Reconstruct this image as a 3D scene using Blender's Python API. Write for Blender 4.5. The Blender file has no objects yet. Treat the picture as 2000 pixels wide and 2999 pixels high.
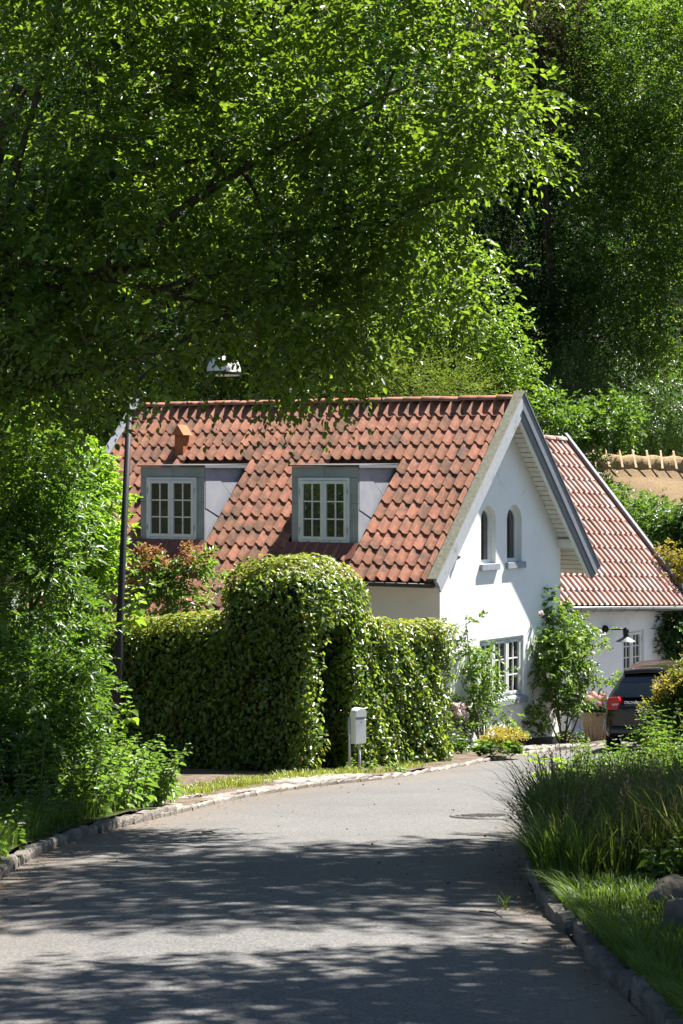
import bpy, math, random
import numpy as np
from mathutils import Vector, Matrix
from mathutils.geometry import tessellate_polygon

# ------------------------------------------------------------------ camera, sky, sun, exposure
scn = bpy.context.scene
COL = scn.collection
F_PX, HOR, CAM_Z = 6500.0, 1380.0, 4.83          # focal length and horizon row in photo pixels (2000 x 2999), eye height
cam_d = bpy.data.cameras.new('camera')
cam_d.sensor_fit = 'VERTICAL'; cam_d.sensor_height = 36.0
cam_d.lens = F_PX / 2999 * 36.0
cam_d.shift_y = -(1499.5 - HOR) / 2999
cam_d.clip_end = 2000
cam = bpy.data.objects.new('camera', cam_d); COL.objects.link(cam)
cam.location = (0, 0, CAM_Z); cam.rotation_euler = (math.radians(90), 0, 0)
scn.camera = cam

SUN = Vector((0.512, 0.36, 1.0)).normalized()   # towards the sun: from the right and a little behind the house
elev = math.asin(SUN.z); azim = math.atan2(SUN.x, SUN.y)
w = bpy.data.worlds.new('World'); scn.world = w; w.use_nodes = True
nt = w.node_tree
sky = nt.nodes.new('ShaderNodeTexSky'); sky.sky_type = 'NISHITA'; sky.sun_disc = False
sky.sun_elevation = elev; sky.sun_rotation = azim; sky.air_density = 0.8; sky.dust_density = 0.2
bg = nt.nodes['Background']; bg.inputs[1].default_value = 0.05
nt.links.new(sky.outputs[0], bg.inputs[0])
sd = bpy.data.lights.new('sun', 'SUN'); sd.energy = 5.0; sd.angle = math.radians(0.53); sd.color = (1.0, 0.955, 0.88)
so = bpy.data.objects.new('sun', sd); COL.objects.link(so)
so.rotation_euler = SUN.to_track_quat('Z', 'Y').to_euler(); so.location = (20, 20, 40)
scn.view_settings.view_transform = 'Standard'; scn.view_settings.look = 'None'
scn.view_settings.exposure = 1.8; scn.view_settings.gamma = 1.0; scn.view_settings.use_curve_mapping = False
scn.cycles.max_bounces = 8; scn.cycles.diffuse_bounces = 2; scn.cycles.glossy_bounces = 3
scn.cycles.transmission_bounces = 5; scn.cycles.use_denoising = True
scn.cycles.sample_clamp_indirect = 6.0

# ------------------------------------------------------------------ pixel -> place
def g(y): return 3.23 - 0.085 * y                    # the road falls away from the camera
def ray(px, py): return Vector(((px - 1000) / F_PX, 1.0, (HOR - py) / F_PX))
CAM = Vector((0, 0, CAM_Z))
def gp(px, py, up=0.0):                               # pixel on the sloping ground
    r = ray(px, py); t = (CAM_Z - 3.23 - up) / (-r.z - 0.085)
    return CAM + r * t
def at(px, py, Y): return CAM + ray(px, py) * Y
def onp(px, py, p0, nn):
    r = ray(px, py); return CAM + r * ((Vector(p0) - CAM).dot(nn) / r.dot(nn))

R = np.random.RandomState(7)
rnd = random.Random(11)

# ------------------------------------------------------------------ materials
MATS = {}
def newmat(name):
    m = bpy.data.materials.new(name); m.use_nodes = True; MATS[name] = m
    return m, m.node_tree, m.node_tree.nodes, m.node_tree.links, m.node_tree.nodes['Principled BSDF']
def N(nodes, t, **kw):
    n = nodes.new(t)
    for k, v in kw.items(): setattr(n, k, v)
    return n
def ramp(nodes, stops):
    r = nodes.new('ShaderNodeValToRGB'); e = r.color_ramp.elements
    while len(e) < len(stops): e.new(0.5)
    for el, (p, c) in zip(e, stops): el.position = p; el.color = (*c, 1)
    return r
def surf(name, c1, c2, scale=6.0, detail=6, rough=0.8, bump=0.2, bscale=40.0, spec=0.3, c3=None, c3scale=1.3, c3amt=(0.55, 0.7), metallic=0.0, bdist=0.02, rvar=0.0):
    m, t, nd, ln, b = newmat(name)
    tc = N(nd, 'ShaderNodeTexCoord'); geo = N(nd, 'ShaderNodeNewGeometry')
    n1 = N(nd, 'ShaderNodeTexNoise'); n1.inputs['Scale'].default_value = scale; n1.inputs['Detail'].default_value = detail
    ln.new(geo.outputs['Position'], n1.inputs['Vector'])
    r = ramp(nd, [(0.3, c1), (0.7, c2)]); ln.new(n1.outputs[0], r.inputs[0])
    out = r.outputs[0]
    if c3:
        n3 = N(nd, 'ShaderNodeTexNoise'); n3.inputs['Scale'].default_value = c3scale; n3.inputs['Detail'].default_value = 8; n3.inputs['Roughness'].default_value = 0.65
        ln.new(geo.outputs['Position'], n3.inputs['Vector'])
        r3 = ramp(nd, [(c3amt[0], (0, 0, 0)), (c3amt[1], (1, 1, 1))]); ln.new(n3.outputs[0], r3.inputs[0])
        mx = N(nd, 'ShaderNodeMix', data_type='RGBA'); ln.new(r3.outputs[0], mx.inputs[0]); ln.new(out, mx.inputs[6]); mx.inputs[7].default_value = (*c3, 1)
        out = mx.outputs[2]
    if rvar:
        oi = N(nd, 'ShaderNodeObjectInfo')
        ad = N(nd, 'ShaderNodeMath', operation='ADD'); ln.new(oi.outputs['Random'], ad.inputs[0]); ln.new(geo.outputs['Random Per Island'], ad.inputs[1])
        fr = N(nd, 'ShaderNodeMath', operation='FRACT'); ln.new(ad.outputs[0], fr.inputs[0])
        mr = N(nd, 'ShaderNodeMapRange'); mr.inputs[3].default_value = 1 - rvar; mr.inputs[4].default_value = 1 + rvar; ln.new(fr.outputs[0], mr.inputs[0])
        hs = N(nd, 'ShaderNodeHueSaturation'); ln.new(mr.outputs[0], hs.inputs['Value']); ln.new(out, hs.inputs['Color'])
        mr2 = N(nd, 'ShaderNodeMapRange'); mr2.inputs[3].default_value = 0.5 + rvar * 0.022; mr2.inputs[4].default_value = 0.5 - rvar * 0.022; ln.new(fr.outputs[0], mr2.inputs[0]); ln.new(mr2.outputs[0], hs.inputs['Hue'])
        out = hs.outputs[0]
    ln.new(out, b.inputs['Base Color'])
    b.inputs['Roughness'].default_value = rough; b.inputs['Specular IOR Level'].default_value = spec; b.inputs['Metallic'].default_value = metallic
    if bump:
        nb = N(nd, 'ShaderNodeTexNoise'); nb.inputs['Scale'].default_value = bscale; nb.inputs['Detail'].default_value = 5
        ln.new(geo.outputs['Position'], nb.inputs['Vector'])
        bp = N(nd, 'ShaderNodeBump'); bp.inputs['Strength'].default_value = bump; bp.inputs['Distance'].default_value = bdist
        ln.new(nb.outputs[0], bp.inputs['Height']); ln.new(bp.outputs[0], b.inputs['Normal'])
    return m

def leafmat(name, dark, light, trans, tfac=0.4, rough=0.4, spec=0.5, tips=None):
    m, t, nd, ln, b = newmat(name)
    a = N(nd, 'ShaderNodeAttribute', attribute_name='rnd')
    r = ramp(nd, [(0.0, dark), (1.0, light)]); ln.new(a.outputs['Fac'], r.inputs[0])
    if tips:
        e = r.color_ramp.elements.new(0.965); e.color = (*light, 1); r.color_ramp.elements[-1].color = (*tips, 1)
        r.color_ramp.elements[1].position = 0.94
    ln.new(r.outputs[0], b.inputs['Base Color'])
    b.inputs['Roughness'].default_value = rough; b.inputs['Specular IOR Level'].default_value = spec
    tr = N(nd, 'ShaderNodeBsdfTranslucent')
    r2 = ramp(nd, [(0.0, tuple(x * 0.5 for x in trans)), (1.0, trans)]); ln.new(a.outputs['Fac'], r2.inputs[0])
    if tips:
        e = r2.color_ramp.elements.new(0.965); e.color = (*trans, 1); r2.color_ramp.elements[-1].color = (*[min(1, x * 2.2) for x in tips], 1)
        r2.color_ramp.elements[1].position = 0.94
    ln.new(r2.outputs[0], tr.inputs['Color'])
    mx = N(nd, 'ShaderNodeMixShader'); mx.inputs[0].default_value = tfac
    ln.new(b.outputs[0], mx.inputs[1]); ln.new(tr.outputs[0], mx.inputs[2])
    ln.new(mx.outputs[0], nd['Material Output'].inputs[0])
    return m

def plain(name, c, rough=0.5, spec=0.5, metallic=0.0, coat=0.0):
    m, t, nd, ln, b = newmat(name)
    b.inputs['Base Color'].default_value = (*c, 1); b.inputs['Roughness'].default_value = rough
    b.inputs['Specular IOR Level'].default_value = spec; b.inputs['Metallic'].default_value = metallic; b.inputs['Coat Weight'].default_value = coat
    b.inputs['Coat Roughness'].default_value = 0.03
    return m

M_PLASTER = surf('white_plaster', (0.82, 0.815, 0.80), (0.87, 0.865, 0.85), 2.5, 6, 0.85, 0.15, 9.0, 0.15, c3=(0.70, 0.69, 0.66), c3scale=3.0, c3amt=(0.60, 0.78), bdist=0.03)
M_PLINTH = surf('plinth_paint', (0.035, 0.038, 0.042), (0.06, 0.062, 0.066), 6, 5, 0.6, 0.3, 30)
def tilemat(name, a, b_, moss, mossamt, grey):
    m = surf(name, a, b_, 9.0, 8, 0.78, 0.5, 55, 0.25, c3=moss, c3scale=2.2, c3amt=mossamt, bdist=0.006, rvar=0.17)
    return m
M_TILE = tilemat('terracotta_tile', (0.22, 0.088, 0.052), (0.355, 0.16, 0.098), (0.085, 0.062, 0.042), (0.48, 0.68), 0)
M_TILE2 = tilemat('pale_tile', (0.35, 0.19, 0.15), (0.43, 0.26, 0.215), (0.38, 0.33, 0.30), (0.50, 0.68), 0)
M_RIDGE = surf('ridge_tile', (0.34, 0.13, 0.075), (0.46, 0.22, 0.14), 10, 8, 0.8, 0.5, 50, 0.2, c3=(0.22, 0.2, 0.15), c3scale=4, c3amt=(0.5, 0.7), rvar=0.15, bdist=0.006)
M_MORTAR = surf('roof_underlay', (0.10, 0.045, 0.03), (0.14, 0.06, 0.04), 10, 4, 0.9, 0)
M_RAKE = surf('grey_barge_paint', (0.34, 0.36, 0.39), (0.40, 0.415, 0.44), 14, 6, 0.7, 0.25, 60, 0.3, c3=(0.23, 0.23, 0.19), c3scale=3, c3amt=(0.56, 0.75))
M_RAKETOP = surf('mossy_cap', (0.19, 0.18, 0.12), (0.30, 0.29, 0.23), 18, 8, 0.9, 0.4, 70, 0.2)
M_SLATE = surf('slate_and_shaded_barge', (0.15, 0.165, 0.19), (0.20, 0.215, 0.245), 20, 6, 0.6, 0.2, 60, 0.35)
M_SOFFIT = surf('soffit_white', (0.72, 0.70, 0.65), (0.78, 0.765, 0.72), 5, 6, 0.75, 0.15, 40)
M_ZINC = surf('weathered_zinc', (0.27, 0.30, 0.29), (0.36, 0.385, 0.38), 3.5, 7, 0.5, 0.08, 30, 0.5, metallic=0.15)  # greenish grey takes in the reflected green of the shaded dormer fronts
M_ZINC_LIT = surf('zinc_sunlit_tone', (0.34, 0.36, 0.405), (0.41, 0.43, 0.475), 3.5, 7, 0.5, 0.08, 30, 0.5, metallic=0.1)  # same zinc as the fronts, lightened and blued as the sunlit cheek
M_GUTTER = surf('dark_gutter', (0.06, 0.062, 0.062), (0.10, 0.10, 0.10), 6, 5, 0.5, 0.1, 40, 0.5)
M_GUTTER2 = surf('zinc_gutter', (0.20, 0.205, 0.21), (0.30, 0.305, 0.31), 6, 5, 0.45, 0.1, 40, 0.5, metallic=0.3)
M_WIN = surf('window_paint', (0.70, 0.71, 0.68), (0.78, 0.78, 0.76), 8, 6, 0.45, 0.05, 40, 0.4)
M_WINOLD = surf('mossy_window_paint', (0.66, 0.70, 0.65), (0.75, 0.775, 0.73), 8, 6, 0.5, 0.05, 40, 0.4, c3=(0.30, 0.31, 0.12), c3scale=6, c3amt=(0.64, 0.78))
M_SILL = surf('blue_grey_sill', (0.26, 0.285, 0.33), (0.32, 0.345, 0.39), 8, 5, 0.6, 0.1, 40, 0.4)
M_LEAD = surf('red_lead_flashing', (0.16, 0.055, 0.045), (0.22, 0.08, 0.06), 8, 5, 0.7, 0.2, 30)
M_DOOR = surf('pale_door_paint', (0.52, 0.53, 0.54), (0.58, 0.585, 0.59), 8, 5, 0.5, 0.05, 40)
def glassmat():
    m, t, nd, ln, b = newmat('window_glass')
    b.inputs['Base Color'].default_value = (0.012, 0.014, 0.013, 1); b.inputs['Roughness'].default_value = 0.02
    b.inputs['Specular IOR Level'].default_value = 0.9; b.inputs['IOR'].default_value = 1.75
    geo = N(nd, 'ShaderNodeNewGeometry'); nb = N(nd, 'ShaderNodeTexNoise'); nb.inputs['Scale'].default_value = 5.0
    ln.new(geo.outputs['Position'], nb.inputs['Vector']); bp = N(nd, 'ShaderNodeBump'); bp.inputs['Strength'].default_value = 0.06; bp.inputs['Distance'].default_value = 0.02
    ln.new(nb.outputs[0], bp.inputs['Height']); ln.new(bp.outputs[0], b.inputs['Normal'])
    return m
M_GLASS = glassmat()
M_CURTAIN = plain('pale_curtain', (0.36, 0.31, 0.25), 0.9)
M_BLACK = plain('black_enamel', (0.012, 0.012, 0.013), 0.35, 0.5)
M_POLE = surf('black_pole_paint', (0.008, 0.0085, 0.009), (0.013, 0.014, 0.014), 4, 4, 0.55, 0.05, 40, 0.3)
M_LAMPWHITE = plain('opal_dome', (0.78, 0.74, 0.73), 0.35, 0.5)
M_MAIL = surf('mailbox_enamel', (0.78, 0.79, 0.78), (0.82, 0.83, 0.82), 4, 4, 0.35, 0.02, 30, 0.5)
M_MAILDARK = plain('mailbox_slot', (0.22, 0.23, 0.24), 0.5)
M_STEEL = surf('galvanised_steel', (0.42, 0.43, 0.43), (0.52, 0.53, 0.53), 20, 5, 0.45, 0.05, 60, 0.5, metallic=0.5)
M_BARK = surf('bark', (0.05, 0.038, 0.028), (0.10, 0.08, 0.06), 12, 8, 0.95, 0.8, 25, 0.1, bdist=0.04)
M_TWIG = surf('green_brown_twig', (0.10, 0.075, 0.04), (0.16, 0.12, 0.065), 20, 5, 0.85, 0)
M_WICKER = surf('wicker', (0.22, 0.165, 0.11), (0.36, 0.29, 0.21), 30, 5, 0.85, 0.3, 120, 0.2, bdist=0.01)
M_SOIL = surf('soil', (0.10, 0.075, 0.055), (0.19, 0.15, 0.12), 9, 8, 0.95, 0.8, 45, 0.1, c3=(0.05, 0.04, 0.03), c3scale=5, c3amt=(0.5, 0.7), bdist=0.03)
M_TURF = surf('turf_soil', (0.035, 0.045, 0.015), (0.07, 0.08, 0.03), 7, 8, 0.95, 0.8, 60, 0.1, bdist=0.03)
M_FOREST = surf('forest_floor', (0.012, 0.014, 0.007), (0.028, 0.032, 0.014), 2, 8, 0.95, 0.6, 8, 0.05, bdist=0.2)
M_GRANITE = surf('granite_kerb', (0.10, 0.09, 0.08), (0.19, 0.17, 0.15), 30, 7, 0.85, 0.6, 60, 0.25, c3=(0.045, 0.045, 0.03), c3scale=7, c3amt=(0.52, 0.7), rvar=0.2, bdist=0.012)
M_SETT = surf('pale_setts', (0.17, 0.155, 0.14), (0.25, 0.23, 0.21), 25, 7, 0.85, 0.5, 60, 0.25, c3=(0.25, 0.22, 0.18), c3scale=6, c3amt=(0.52, 0.7), rvar=0.22, bdist=0.012)
M_ROCK = surf('boulder_stone', (0.09, 0.075, 0.055), (0.17, 0.145, 0.11), 5, 8, 0.9, 0.6, 14, 0.2, bdist=0.04)
M_GRAVEL = surf('gravel', (0.20, 0.19, 0.18), (0.36, 0.34, 0.32), 40, 6, 0.9, 0.4, 60, rvar=0.3)
M_IRON = surf('cast_iron', (0.09, 0.085, 0.083), (0.14, 0.132, 0.128), 18, 6, 0.7, 0.3, 60, 0.4, metallic=0.2)
M_THATCH = surf('thatch', (0.17, 0.12, 0.072), (0.28, 0.20, 0.122), 16, 8, 0.95, 0.9, 35, 0.1, c3=(0.22, 0.15, 0.08), c3scale=3, c3amt=(0.5, 0.7), bdist=0.05)
M_STRAW = surf('ridge_straw', (0.28, 0.195, 0.10), (0.50, 0.37, 0.22), 28, 8, 0.95, 1.0, 40, 0.1, bdist=0.06)
M_PEG = surf('split_oak', (0.60, 0.42, 0.26), (0.74, 0.56, 0.38), 14, 6, 0.8, 0.3, 50, 0.2, rvar=0.12)
M_TERRA = surf('bright_terracotta', (0.34, 0.11, 0.045), (0.42, 0.145, 0.06), 10, 6, 0.8, 0.2, 50)

def asphalt():
    m, t, nd, ln, b = newmat('asphalt')
    geo = N(nd, 'ShaderNodeNewGeometry')
    v = N(nd, 'ShaderNodeTexVoronoi'); v.inputs['Scale'].default_value = 70; ln.new(geo.outputs['Position'], v.inputs['Vector'])
    hs = N(nd, 'ShaderNodeSeparateColor'); ln.new(v.outputs['Color'], hs.inputs[0])
    r = ramp(nd, [(0.0, (0.082, 0.080, 0.079)), (0.5, (0.108, 0.106, 0.104)), (1.0, (0.16, 0.156, 0.152))]); ln.new(hs.outputs[0], r.inputs[0])
    n2 = N(nd, 'ShaderNodeTexNoise'); n2.inputs['Scale'].default_value = 0.55; n2.inputs['Detail'].default_value = 9; n2.inputs['Roughness'].default_value = 0.62; ln.new(geo.outputs['Position'], n2.inputs['Vector'])
    r2 = ramp(nd, [(0.3, (0.86, 0.86, 0.87)), (0.72, (1.12, 1.11, 1.09))]); ln.new(n2.outputs[0], r2.inputs[0])
    mu = N(nd, 'ShaderNodeMix', data_type='RGBA', blend_type='MULTIPLY'); mu.inputs[0].default_value = 1; ln.new(r.outputs[0], mu.inputs[6]); ln.new(r2.outputs[0], mu.inputs[7])
    # brown dust washed up along the kerbs
    at_ = N(nd, 'ShaderNodeAttribute', attribute_name='dust')
    n3 = N(nd, 'ShaderNodeTexNoise'); n3.inputs['Scale'].default_value = 2.2; n3.inputs['Detail'].default_value = 8; ln.new(geo.outputs['Position'], n3.inputs['Vector'])
    ml = N(nd, 'ShaderNodeMath', operation='MULTIPLY'); ln.new(at_.outputs['Fac'], ml.inputs[0])
    r3 = ramp(nd, [(0.3, (0.25, 0.25, 0.25)), (0.62, (1, 1, 1))]); ln.new(n3.outputs[0], r3.inputs[0]); ln.new(r3.outputs[0], ml.inputs[1])
    mx = N(nd, 'ShaderNodeMix', data_type='RGBA'); ln.new(ml.outputs[0], mx.inputs[0]); ln.new(mu.outputs[2], mx.inputs[6]); mx.inputs[7].default_value = (0.135, 0.103, 0.077, 1)
    # thin meandering cracks / worn joints
    ln.new(mx.outputs[2], b.inputs['Base Color']); b.inputs['Roughness'].default_value = 0.82; b.inputs['Specular IOR Level'].default_value = 0.35
    bp = N(nd, 'ShaderNodeBump'); bp.inputs['Strength'].default_value = 0.55; bp.inputs['Distance'].default_value = 0.006; ln.new(v.outputs['Distance'], bp.inputs['Height']); ln.new(bp.outputs[0], b.inputs['Normal'])
    return m
M_ASPHALT = asphalt()

L_BIG = leafmat('leaf_cherry', (0.014, 0.036, 0.008), (0.075, 0.14, 0.028), (0.32, 0.50, 0.03), 0.43, 0.38, 0.45)
L_BEECH = leafmat('leaf_hornbeam_lit', (0.035, 0.08, 0.012), (0.09, 0.17, 0.025), (0.31, 0.52, 0.035), 0.43, 0.36, 0.55)
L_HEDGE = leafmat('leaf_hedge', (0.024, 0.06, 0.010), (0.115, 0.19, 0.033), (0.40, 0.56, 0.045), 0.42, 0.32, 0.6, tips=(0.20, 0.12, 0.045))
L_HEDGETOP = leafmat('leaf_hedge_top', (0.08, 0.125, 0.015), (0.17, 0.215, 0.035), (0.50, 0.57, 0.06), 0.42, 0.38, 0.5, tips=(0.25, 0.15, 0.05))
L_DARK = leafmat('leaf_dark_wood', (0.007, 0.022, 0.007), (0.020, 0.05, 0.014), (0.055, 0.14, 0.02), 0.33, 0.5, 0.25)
L_MID = leafmat('leaf_mid_wood', (0.025, 0.06, 0.012), (0.085, 0.145, 0.028), (0.26, 0.44, 0.03), 0.40, 0.45, 0.3)
L_IVY = leafmat('leaf_ivy', (0.015, 0.045, 0.012), (0.055, 0.11, 0.03), (0.13, 0.26, 0.03), 0.30, 0.36, 0.4)
L_YEW = leafmat('leaf_yew', (0.05, 0.09, 0.015), (0.12, 0.18, 0.03), (0.30, 0.42, 0.04), 0.36, 0.5, 0.3)
L_COPPER = leafmat('leaf_copper', (0.03, 0.022, 0.014), (0.06, 0.05, 0.025), (0.16, 0.13, 0.04), 0.3, 0.4, 0.5)
L_SHRUB = leafmat('leaf_shrub', (0.02, 0.052, 0.012), (0.075, 0.145, 0.03), (0.24, 0.44, 0.03), 0.40, 0.38, 0.42)
L_LIME = leafmat('leaf_lime', (0.075, 0.15, 0.015), (0.14, 0.26, 0.03), (0.42, 0.70, 0.04), 0.48, 0.4, 0.45)
L_NETTLE = leafmat('leaf_weed', (0.04, 0.09, 0.018), (0.085, 0.17, 0.035), (0.25, 0.43, 0.04), 0.40, 0.42, 0.45)
L_ROSE = leafmat('leaf_rose', (0.035, 0.085, 0.015), (0.10, 0.19, 0.03), (0.30, 0.48, 0.05), 0.40, 0.36, 0.5)
L_ORANGE = leafmat('flower_head_russet', (0.30, 0.13, 0.05), (0.42, 0.22, 0.09), (0.5, 0.28, 0.1), 0.35, 0.7, 0.2)
L_YELLOW = leafmat('flower_lady_mantle', (0.42, 0.36, 0.05), (0.62, 0.52, 0.10), (0.6, 0.5, 0.08), 0.35, 0.7, 0.2)
L_GOLD = leafmat('leaf_golden_tip', (0.09, 0.10, 0.015), (0.20, 0.15, 0.03), (0.48, 0.40, 0.05), 0.42, 0.45, 0.4)
L_PINK = leafmat('hydrangea_petal', (0.62, 0.30, 0.30), (0.80, 0.46, 0.44), (0.8, 0.4, 0.4), 0.25, 0.7, 0.2)
L_ROSEBLOOM = leafmat('rose_petal', (0.76, 0.58, 0.52), (0.84, 0.74, 0.69), (0.85, 0.65, 0.6), 0.3, 0.6, 0.3)
L_GRASS = leafmat('grass_blade', (0.035, 0.075, 0.012), (0.10, 0.16, 0.03), (0.22, 0.36, 0.03), 0.40, 0.5, 0.3)
L_GRASSTALL = leafmat('tall_grass_blade', (0.045, 0.08, 0.012), (0.14, 0.165, 0.04), (0.24, 0.34, 0.035), 0.38, 0.5, 0.3, tips=(0.24, 0.18, 0.09))
L_SEED = leafmat('grass_seed_head', (0.17, 0.125, 0.07), (0.30, 0.23, 0.14), (0.3, 0.22, 0.12), 0.3, 0.8, 0.1)

# ------------------------------------------------------------------ object helpers
OFF = {}
def empty(name, loc, label=None, cat=None, group=None):
    o = bpy.data.objects.new(name, None); COL.objects.link(o); o.location = loc; o.empty_display_size = 0.2
    OFF[o] = Vector(loc)
    if label: o['label'] = label
    if cat: o['category'] = cat
    if group: o['group'] = group
    return o
def tag(o, label=None, cat=None, group=None, kind=None):
    if label: o['label'] = label
    if cat: o['category'] = cat
    if group: o['group'] = group
    if kind: o['kind'] = kind
    return o
def link_mesh(name, me, parent=None, loc=None):
    o = bpy.data.objects.new(name, me); COL.objects.link(o)
    if parent is not None:
        o.parent = parent; OFF[o] = OFF[parent]
    else:
        OFF[o] = Vector((0, 0, 0))
    if loc is not None: o.location = loc
    return o

class MB:
    def __init__(s): s.v = []; s.f = []; s.sm = []
    def add(s, vs, fs, smooth=False):
        b = len(s.v); s.v += [tuple(x) for x in vs]
        for f in fs: s.f.append(tuple(i + b for i in f)); s.sm.append(smooth)
        return s
    def box(s, o, a, b, c):
        o, a, b, c = map(Vector, (o, a, b, c))
        if a.cross(b).dot(c) < 0: a, b = b, a
        vs = [o, o + a, o + a + b, o + b, o + c, o + a + c, o + a + b + c, o + b + c]
        return s.add(vs, [(3, 2, 1, 0), (4, 5, 6, 7), (0, 1, 5, 4), (1, 2, 6, 5), (2, 3, 7, 6), (3, 0, 4, 7)])
    def cbox(s, c, hx, hy, hz, rot=0.0):
        ca, sa = math.cos(rot), math.sin(rot)
        a = Vector((ca, sa, 0)) * 2 * hx; b = Vector((-sa, ca, 0)) * 2 * hy; z = Vector((0, 0, 2 * hz))
        return s.box(Vector(c) - (a + b + z) / 2, a, b, z)
    def prism(s, poly, ext, smooth=False):
        ext = Vector(ext); n = len(poly); P = [Vector(p) for p in poly]
        nn = Vector((0, 0, 0))
        for i in range(n): nn += (P[i] - P[0]).cross(P[(i + 1) % n] - P[0])
        if nn.dot(ext) > 0: P.reverse()
        vs = P + [p + ext for p in P]
        fs = [tuple(range(n)), tuple(range(2 * n - 1, n - 1, -1))]
        fs += [((i + 1) % n, i, i + n, (i + 1) % n + n) for i in range(n)]
        return s.add(vs, fs, smooth)
    def tube(s, pts, rad, seg=8, cap=True):
        P = [Vector(p) for p in pts]; n = len(P)
        if not hasattr(rad, '__len__'): rad = [rad] * n
        vs = []; fs = []; ref = Vector((0.3, 0.2, 1)).normalized()
        for i in range(n):
            t = (P[min(i + 1, n - 1)] - P[max(i - 1, 0)])
            t = t.normalized() if t.length > 1e-9 else Vector((0, 0, 1))
            if abs(t.dot(ref)) > 0.95: ref = Vector((1, 0.1, 0.1)).normalized()
            a = t.cross(ref).normalized(); b = t.cross(a).normalized(); ref = -b if False else ref
            for k in range(seg):
                q = 2 * math.pi * k / seg; vs.append(P[i] + (a * math.cos(q) + b * math.sin(q)) * rad[i])
        for i in range(n - 1):
            for k in range(seg):
                k2 = (k + 1) % seg; fs.append((i * seg + k, i * seg + k2, (i + 1) * seg + k2, (i + 1) * seg + k))
        s.add(vs, fs, True)
        if cap:
            b0 = len(s.v) - n * seg
            s.f.append(tuple(b0 + k for k in range(seg - 1, -1, -1))); s.sm.append(False)
            s.f.append(tuple(b0 + (n - 1) * seg + k for k in range(seg))); s.sm.append(False)
        return s
    def lathe(s, prof, center, seg=24, axis=None, smooth=True):
        c = Vector(center); z = Vector(axis).normalized() if axis else Vector((0, 0, 1))
        x = z.orthogonal().normalized(); y = z.cross(x); vs = []; fs = []
        for r, h in prof:
            for k in range(seg):
                q = 2 * math.pi * k / seg; vs.append(c + (x * math.cos(q) + y * math.sin(q)) * r + z * h)
        for i in range(len(prof) - 1):
            for k in range(seg):
                k2 = (k + 1) % seg; fs.append((i * seg + k, i * seg + k2, (i + 1) * seg + k2, (i + 1) * seg + k))
        return s.add(vs, fs, smooth)
    def blob(s, c, rx, ry, rz, sub=2, noise=0.15, seed=0):
        import bmesh
        bm = bmesh.new(); bmesh.ops.create_icosphere(bm, subdivisions=sub, radius=1); rr = np.random.RandomState(seed)
        ph = rr.rand(3, 3) * 6
        vs = []
        for v in bm.verts:
            d = 1 + noise * (math.sin(3 * v.co.x + ph[0, 0]) * math.sin(2.6 * v.co.y + ph[0, 1]) + 0.5 * math.sin(6 * v.co.z + ph[1, 0] + 2 * v.co.x) + 0.4 * math.sin(9 * v.co.x + 7 * v.co.y + ph[1, 1]))
            vs.append(Vector(c) + Vector((v.co.x * rx * d, v.co.y * ry * d, v.co.z * rz * d)))
        bm.verts.index_update()
        fs = [tuple(v.index for v in f.verts) for f in bm.faces]; bm.free()
        return s.add(vs, fs, True)
    def mesh(s, name, mat, off=Vector((0, 0, 0))):
        me = bpy.data.meshes.new(name)
        me.from_pydata([(x - off.x, y - off.y, z - off.z) for x, y, z in s.v], [], s.f)
        me.polygons.foreach_set('use_smooth', s.sm); me.materials.append(mat); me.update()
        return me
    def build(s, name, mat, parent=None, bevel=0.0, kind=None):
        off = OFF[parent] if parent is not None else Vector((0, 0, 0))
        o = link_mesh(name, s.mesh(name, mat, off), parent)
        if bevel:
            m = o.modifiers.new('bevel', 'BEVEL'); m.width = bevel; m.segments = 2; m.limit_method = 'ANGLE'
        if kind: o['kind'] = kind
        return o

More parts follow.
